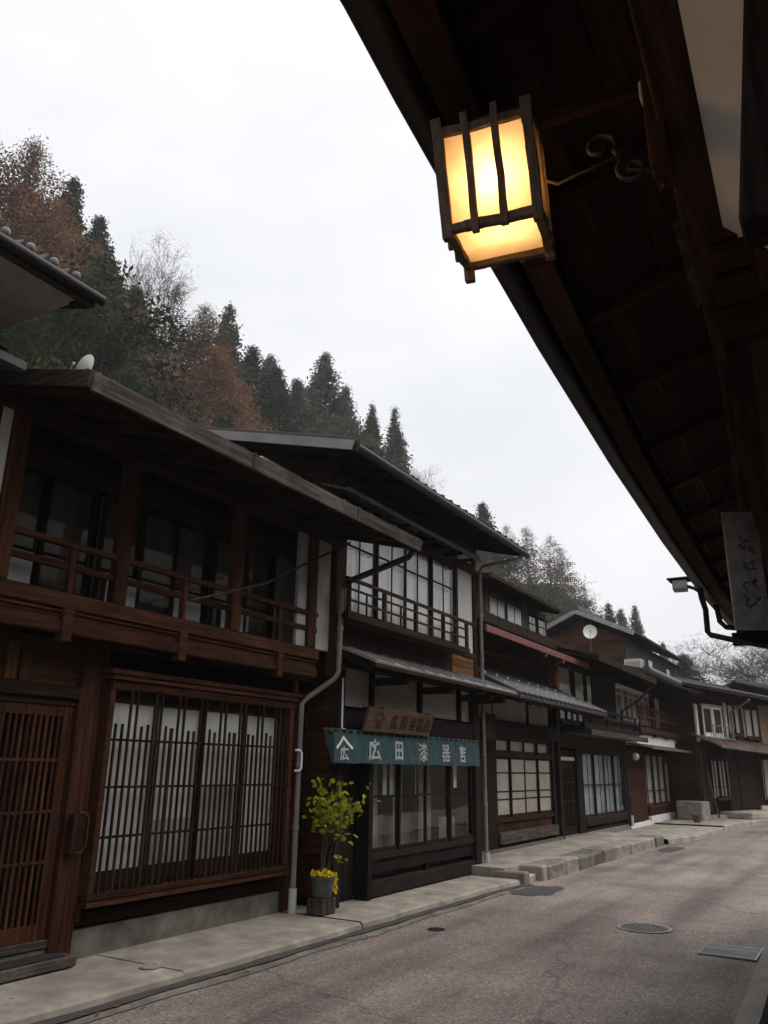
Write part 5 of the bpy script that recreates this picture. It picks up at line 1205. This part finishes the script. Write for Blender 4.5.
# positions along the hillside; heights are those of the tree tops above the road
TREES = [
 ('larch',0,-45,22.6,41.5,1.25,'tall rusty larch at far left, highest tree of the wood'),
 ('larch',1,-44,26.2,42.6,1.1,'rusty larch with airy top beside the highest larch at left'),
 ('larch',2,-41,26.5,36.5,1.2,'rusty larch just above the tiled eave at far left'),
 ('cedar',0,-46.5,30.7,44.2,1.15,'small dark cedar top poking up between the rusty larches'),
 ('larch',3,-43,31.5,37.4,1.1,'orange brown larch below the small dark cedar top'),
 ('cedar',1,-46.5,33.4,42.3,1.15,'dark pointed cedar behind the slope of orange larches'),
 ('larch',0,-42,33.3,33.5,1.1,'rusty larch lower on the slope above the left roof corner'),
 ('larch',1,-43,36.2,35.0,1.0,'thin rusty larch left of the pale bare tree'),
 ('bare',0,-46,36.0,40.4,.55,'small leafless tree rising left of the pale bare tree'),
 ('bare',1,-43,36.6,39.6,1.0,'tall pale bare tree with long straight trunk'),
 ('cedar',2,-44,35.6,36.8,1.1,'dark cedar just left of the pale bare trunk'),
 ('dull_larch',0,-43,38.8,38.6,.9,'dark reddish larch right behind the pale bare tree'),
 ('larch',2,-43,42.3,37.8,1.1,'big bright orange larch left of the tall narrow cedar'),
 ('larch',3,-41,41.2,33.4,1.15,'bright orange larch low on the slope above the balcony house'),
 ('larch',0,-40,43.4,31.5,1.0,'orange larch bushy at its foot behind the grey eave'),
 ('spire',0,-45,47.6,41.8,1.35,'tall narrow dark cedar right of the big orange larch'),
 ('cedar',3,-44,49.6,38.6,1.15,'dark green cedar leaning on the tall narrow cedar'),
 ('cedar',0,-45,53.5,39.6,1.1,'dark cedar with blunt top left of the grey twiggy gap'),
 ('bare',2,-45,57.0,38.4,.8,'grey leafless tree in the gap between two dark cedars'),
 ('cedar',1,-45,61.5,43.7,1.2,'broad pointed cedar above the ridge of the shop roof'),
 ('twiggy',0,-42,60.0,34.5,1.1,'round grey brown leafless crown below the broad pointed cedar'),
 ('twiggy',1,-43,64.0,38.0,1.0,'brownish twiggy crown right of the broad pointed cedar'),
 ('cedar',2,-45,66.8,42.4,1.0,'mid sized cedar between the broad cedar and three thin spires'),
 ('spire',1,-45,72.0,42.0,1.2,'first of three thin spires, the leftmost one'),
 ('cedar',3,-44,75.2,40.2,1.1,'low dark cedar between the thin spires above the shop eave'),
 ('spire',0,-45,78.2,44.3,1.25,'tallest thin cedar spire at the right end of the left wood'),
 ('bare',0,-45,83.0,38.7,.5,'tiny bare tree at the very end of the left wood'),
 ('evergreen',0,-27,16.8,21.0,1.2,'dark evergreen bush under the tiled eave at far left'),
 ('evergreen',1,-30,23.5,23.6,1.2,'deep green evergreen behind the white dish on the roof'),
 ('yellow',0,-24,17.8,15.4,1.1,'yellowing shrub right behind the satellite dish'),
 ('cedar',0,-34,25.5,29.0,1.15,'shaded cedar halfway up the slope above the dish'),
 ('cedar',3,-36,29.0,28.5,.9,'dense cedar behind the foot of the pale bare tree'),
 ('evergreen',2,-33,29.0,21.0,1.0,'dark evergreen crown left of the orange larch foot'),
 ('cedar',1,-41,50.6,36.0,1.1,'dark cedar right of the orange larches, lower row'),
 ('cedar',2,-42,55.5,37.2,1.1,'bushy cedar behind the white verge board'),
 ('evergreen',0,-41,61.0,33.5,1.3,'rounded evergreen mass behind the ridge of the shop'),
 ('cedar',0,-43,69.5,38.6,1.15,'cedar low behind the right end of shop ridge'),
 ('cedar',1,-40,24.0,30.5,1.2,'shaded cedar beneath the rusty larches at far left'),
 ('cedar',2,-35,83.5,31.9,1.05,'pointed dark cedar just right of the shop eave end'),
 ('dull_larch',1,-36,92.0,31.3,1.1,'reddish half bare larch above the attic window roof'),
 ('dull_larch',2,-35,96.0,32.0,1.0,'thin larch with open branches in middle of far hill'),
 ('dull_larch',0,-35,103.5,32.6,1.05,'dark half bare larch before the tall sparse one'),
 ('dull_larch',1,-34,108.5,32.2,1.15,'tall sparse larch with brown layered branches, rightmost of the far hill'),
 ('dull_larch',2,-33,113.0,27.5,1.1,'low sparse larch sloping to the gabled roof'),
 ('twiggy',0,-32,93.5,24.5,1.2,'pale brown twiggy crown behind the attic roof'),
 ('twiggy',1,-31,100.0,23.5,1.3,'grey brown undergrowth crown left of the gabled house'),
 ('evergreen',1,-31,90.0,23.0,1.2,'green crown behind the attic window roof'),
 ('spire',0,-25,96.5,21.0,1.0,'left one of the cedar pair above the gabled roof'),
 ('cedar',3,-25,99.5,20.8,.85,'right one of the cedar pair above the gabled roof'),
 ('spire',1,-25,109.5,23.0,1.0,'single tall cedar above the gabled roof ridge'),
 ('cedar',0,-25,124.0,20.0,.75,'little cedar at the right end of gabled roof'),
 ('cedar',1,-13.5,78,11.8,1.0,'dark cedar beyond the far end of gabled house'),
 ('cedar',2,-11.2,74,8.3,1.0,'low cedar right of the dark cedar past the gable'),
 ('pine',0,-9.4,86,11.6,.95,'flat topped pine behind the farthest roofs'),
 ('bare',1,-13.5,92,15.0,1.2,'wide bare tree behind the gabled house roof end'),
 ('bare',2,-10.6,90,15.4,1.3,'broad bare tree with fanned branches left of the pine'),
 ('bare',0,-8.2,80,13.8,1.2,'bare tree right of the flat topped pine'),
 ('bare',1,-5.6,84,14.6,1.3,'bare tree half cut by the right frame edge'),
 ('bare',2,-7.0,70,10.6,1.0,'lower bare tree over the last roof'),
 ('twiggy',1,-9.0,76,7.4,1.0,'brown twiggy crown above the far roofs at right'),
 ('twiggy',0,-6.2,72,6.6,1.0,'second brown twiggy crown near the right frame edge'),
]
for t in TREES: tree(*t)
# the rest of the wood reads as one mass
VS, FS, TS, k = [], [], [], 0
rng = np.random.default_rng(3)
def bake(lst, name, mat, srcs, smin, smax):
    VS, FS, TS, k = [], [], [], 0
    for (x, y, h) in lst:
        me, H0_ = srcs[rng.integers(len(srcs))]
        n = len(me.vertices); co = np.empty(n*3, np.float32); me.vertices.foreach_get('co', co); co = co.reshape(-1, 3)
        nf = len(me.polygons); fi = np.empty(nf*4, np.int32); me.loops.foreach_get('vertex_index', fi); ti = np.empty(nf, np.float32); me.attributes['tint'].data.foreach_get('value', ti)
        keep = rng.random(nf) < .75
        a = rng.uniform(0, 6.28); s = rng.uniform(smin, smax); c, s2 = math.cos(a), math.sin(a)
        q = np.stack([(co[:, 0]*c-co[:, 1]*s2)*s+x, (co[:, 0]*s2+co[:, 1]*c)*s+y, co[:, 2]*h/H0_+terrain(x, y)-.2], 1)
        VS.append(q); FS.append(fi.reshape(-1, 4)[keep]+k); TS.append(ti[keep]*rng.uniform(.85, 1.15)); k += n
    o = bpy.data.objects.new(name, npmesh(name, np.concatenate(VS), np.concatenate(FS), np.concatenate(TS), mat)); COL.objects.link(o); return o
pts = []
while len(pts) < 150:
    x = rng.uniform(-47, -22); y = rng.uniform(2, 150)
    hmax = (1.55+34*(-x)/45)-terrain(x, y); azm = math.degrees(math.atan2(x, y))
    if -49.5 < azm < -43 and x > -43.5: continue
    if azm < -53: hmax *= .62
    if y > 84: hmax *= .85
    if all((x-a)**2+(y-b)**2 > 8 for a, b, _ in pts): pts.append((x, y, min(14, max(4., hmax*rng.uniform(.5, .85)))))
ced = [(PROTO[('cedar', i)][0], 16.) for i in range(4)]
tag(bake(pts[:118], 'woods', 'cedar', ced, .8, 1.2), 'dark green conifer wood covering the hillside', 'wood', kind='stuff')
tw = [(PROTO[('twiggy', i)][0], 9.) for i in range(2)]
tag(bake(pts[118:]+[(-12+rng.uniform(-14, 16), rng.uniform(95, 150), rng.uniform(4, 7)) for _ in range(26)], 'undergrowth', 'brown_wood', tw, .9, 1.3), 'grey brown leafless undergrowth between the conifers', 'undergrowth', kind='stuff')

# ------------------------------------------------------------------ damp air
hm, hn, hl = nt('damp_air'); hv = N(hn, 'ShaderNodeVolumePrincipled'); hv.inputs['Color'].default_value = (.93, .95, 1, 1); hv.inputs['Density'].default_value = .0008; hv.inputs['Anisotropy'].default_value = .2
ho_ = N(hn, 'ShaderNodeOutputMaterial'); hl.new(hv.outputs[0], ho_.inputs['Volume']); M['haze'] = hm
hz = MB(); hz.box(-300, 240, -70, 640, -1.5, 95, ch=0, tint=1); tag(hz.build('haze', 'haze'), kind='stuff')
# ------------------------------------------------------------------ sky, light, camera
W = bpy.data.worlds.new('World'); S.world = W; W.use_nodes = True; n = W.node_tree.nodes; l = W.node_tree.links; n.clear()
SUN_EL, SUN_AZ = 58, 60
sky = N(n, 'ShaderNodeTexSky', sky_type='NISHITA'); sky.sun_disc = False; sky.sun_elevation = R(SUN_EL); sky.sun_rotation = R(SUN_AZ); sky.air_density = 1; sky.dust_density = 6
hs = N(n, 'ShaderNodeHueSaturation'); hs.inputs['Saturation'].default_value = .12; l.new(sky.outputs[0], hs.inputs['Color'])
tc = N(n, 'ShaderNodeTexCoord'); mp = N(n, 'ShaderNodeMapping'); mp.inputs['Scale'].default_value = (1, 1, 2.2); l.new(tc.outputs['Generated'], mp.inputs[0])
nz = N(n, 'ShaderNodeTexNoise'); nz.inputs['Scale'].default_value = 2.1; nz.inputs['Detail'].default_value = 5; nz.inputs['Roughness'].default_value = .5; l.new(mp.outputs[0], nz.inputs['Vector'])
cr = ramp(n, [(.32, (7.9, 8.1, 8.6)), (.66, (9.9, 9.95, 10.1))]); l.new(nz.outputs['Fac'], cr.inputs[0])
mx = N(n, 'ShaderNodeMixRGB'); mx.inputs[0].default_value = .86; l.new(hs.outputs[0], mx.inputs[1]); l.new(cr.outputs[0], mx.inputs[2])
bg = N(n, 'ShaderNodeBackground'); bg.inputs['Strength'].default_value = .083; l.new(mx.outputs[0], bg.inputs[0])
wo_ = N(n, 'ShaderNodeOutputWorld'); l.new(bg.outputs[0], wo_.inputs[0])
sn_ = bpy.data.lights.new('sun', 'SUN'); sn_.energy = 1.5; sn_.angle = R(70); sn_.color = (1, .94, .87)
so = bpy.data.objects.new('sun', sn_); COL.objects.link(so)
dv = Vector((math.sin(R(SUN_AZ))*math.cos(R(SUN_EL)), math.cos(R(SUN_AZ))*math.cos(R(SUN_EL)), math.sin(R(SUN_EL))))
so.rotation_euler = dv.to_track_quat('Z', 'Y').to_euler(); so.location = dv*50+Vector((0, 20, 0))

cam = bpy.data.cameras.new('camera'); co = bpy.data.objects.new('camera', cam); COL.objects.link(co); S.camera = co
cam.sensor_fit = 'VERTICAL'; cam.sensor_height = 36; cam.lens = 36*793/1024; cam.clip_start = .05; cam.clip_end = 2000
Z = Vector((34, 2452.2, -793)).normalized(); d = Vector((491, -263, -793)); d = (d-Z*d.dot(Z)).normalized(); X = d.cross(Z)
co.matrix_world = Matrix(((X.x, X.y, X.z, 0), (d.x, d.y, d.z, 0), (Z.x, Z.y, Z.z, 1.55), (0, 0, 0, 1)))

S.view_settings.view_transform = 'Standard'; S.view_settings.look = 'None'; S.view_settings.exposure = .55; S.view_settings.gamma = 1; S.view_settings.use_curve_mapping = False
S.render.engine = 'CYCLES'; S.cycles.use_denoising = True; S.cycles.max_bounces = 8; S.cycles.transparent_max_bounces = 12; S.cycles.caustics_reflective = False; S.cycles.caustics_refractive = False
S.cycles.sample_clamp_indirect = 4
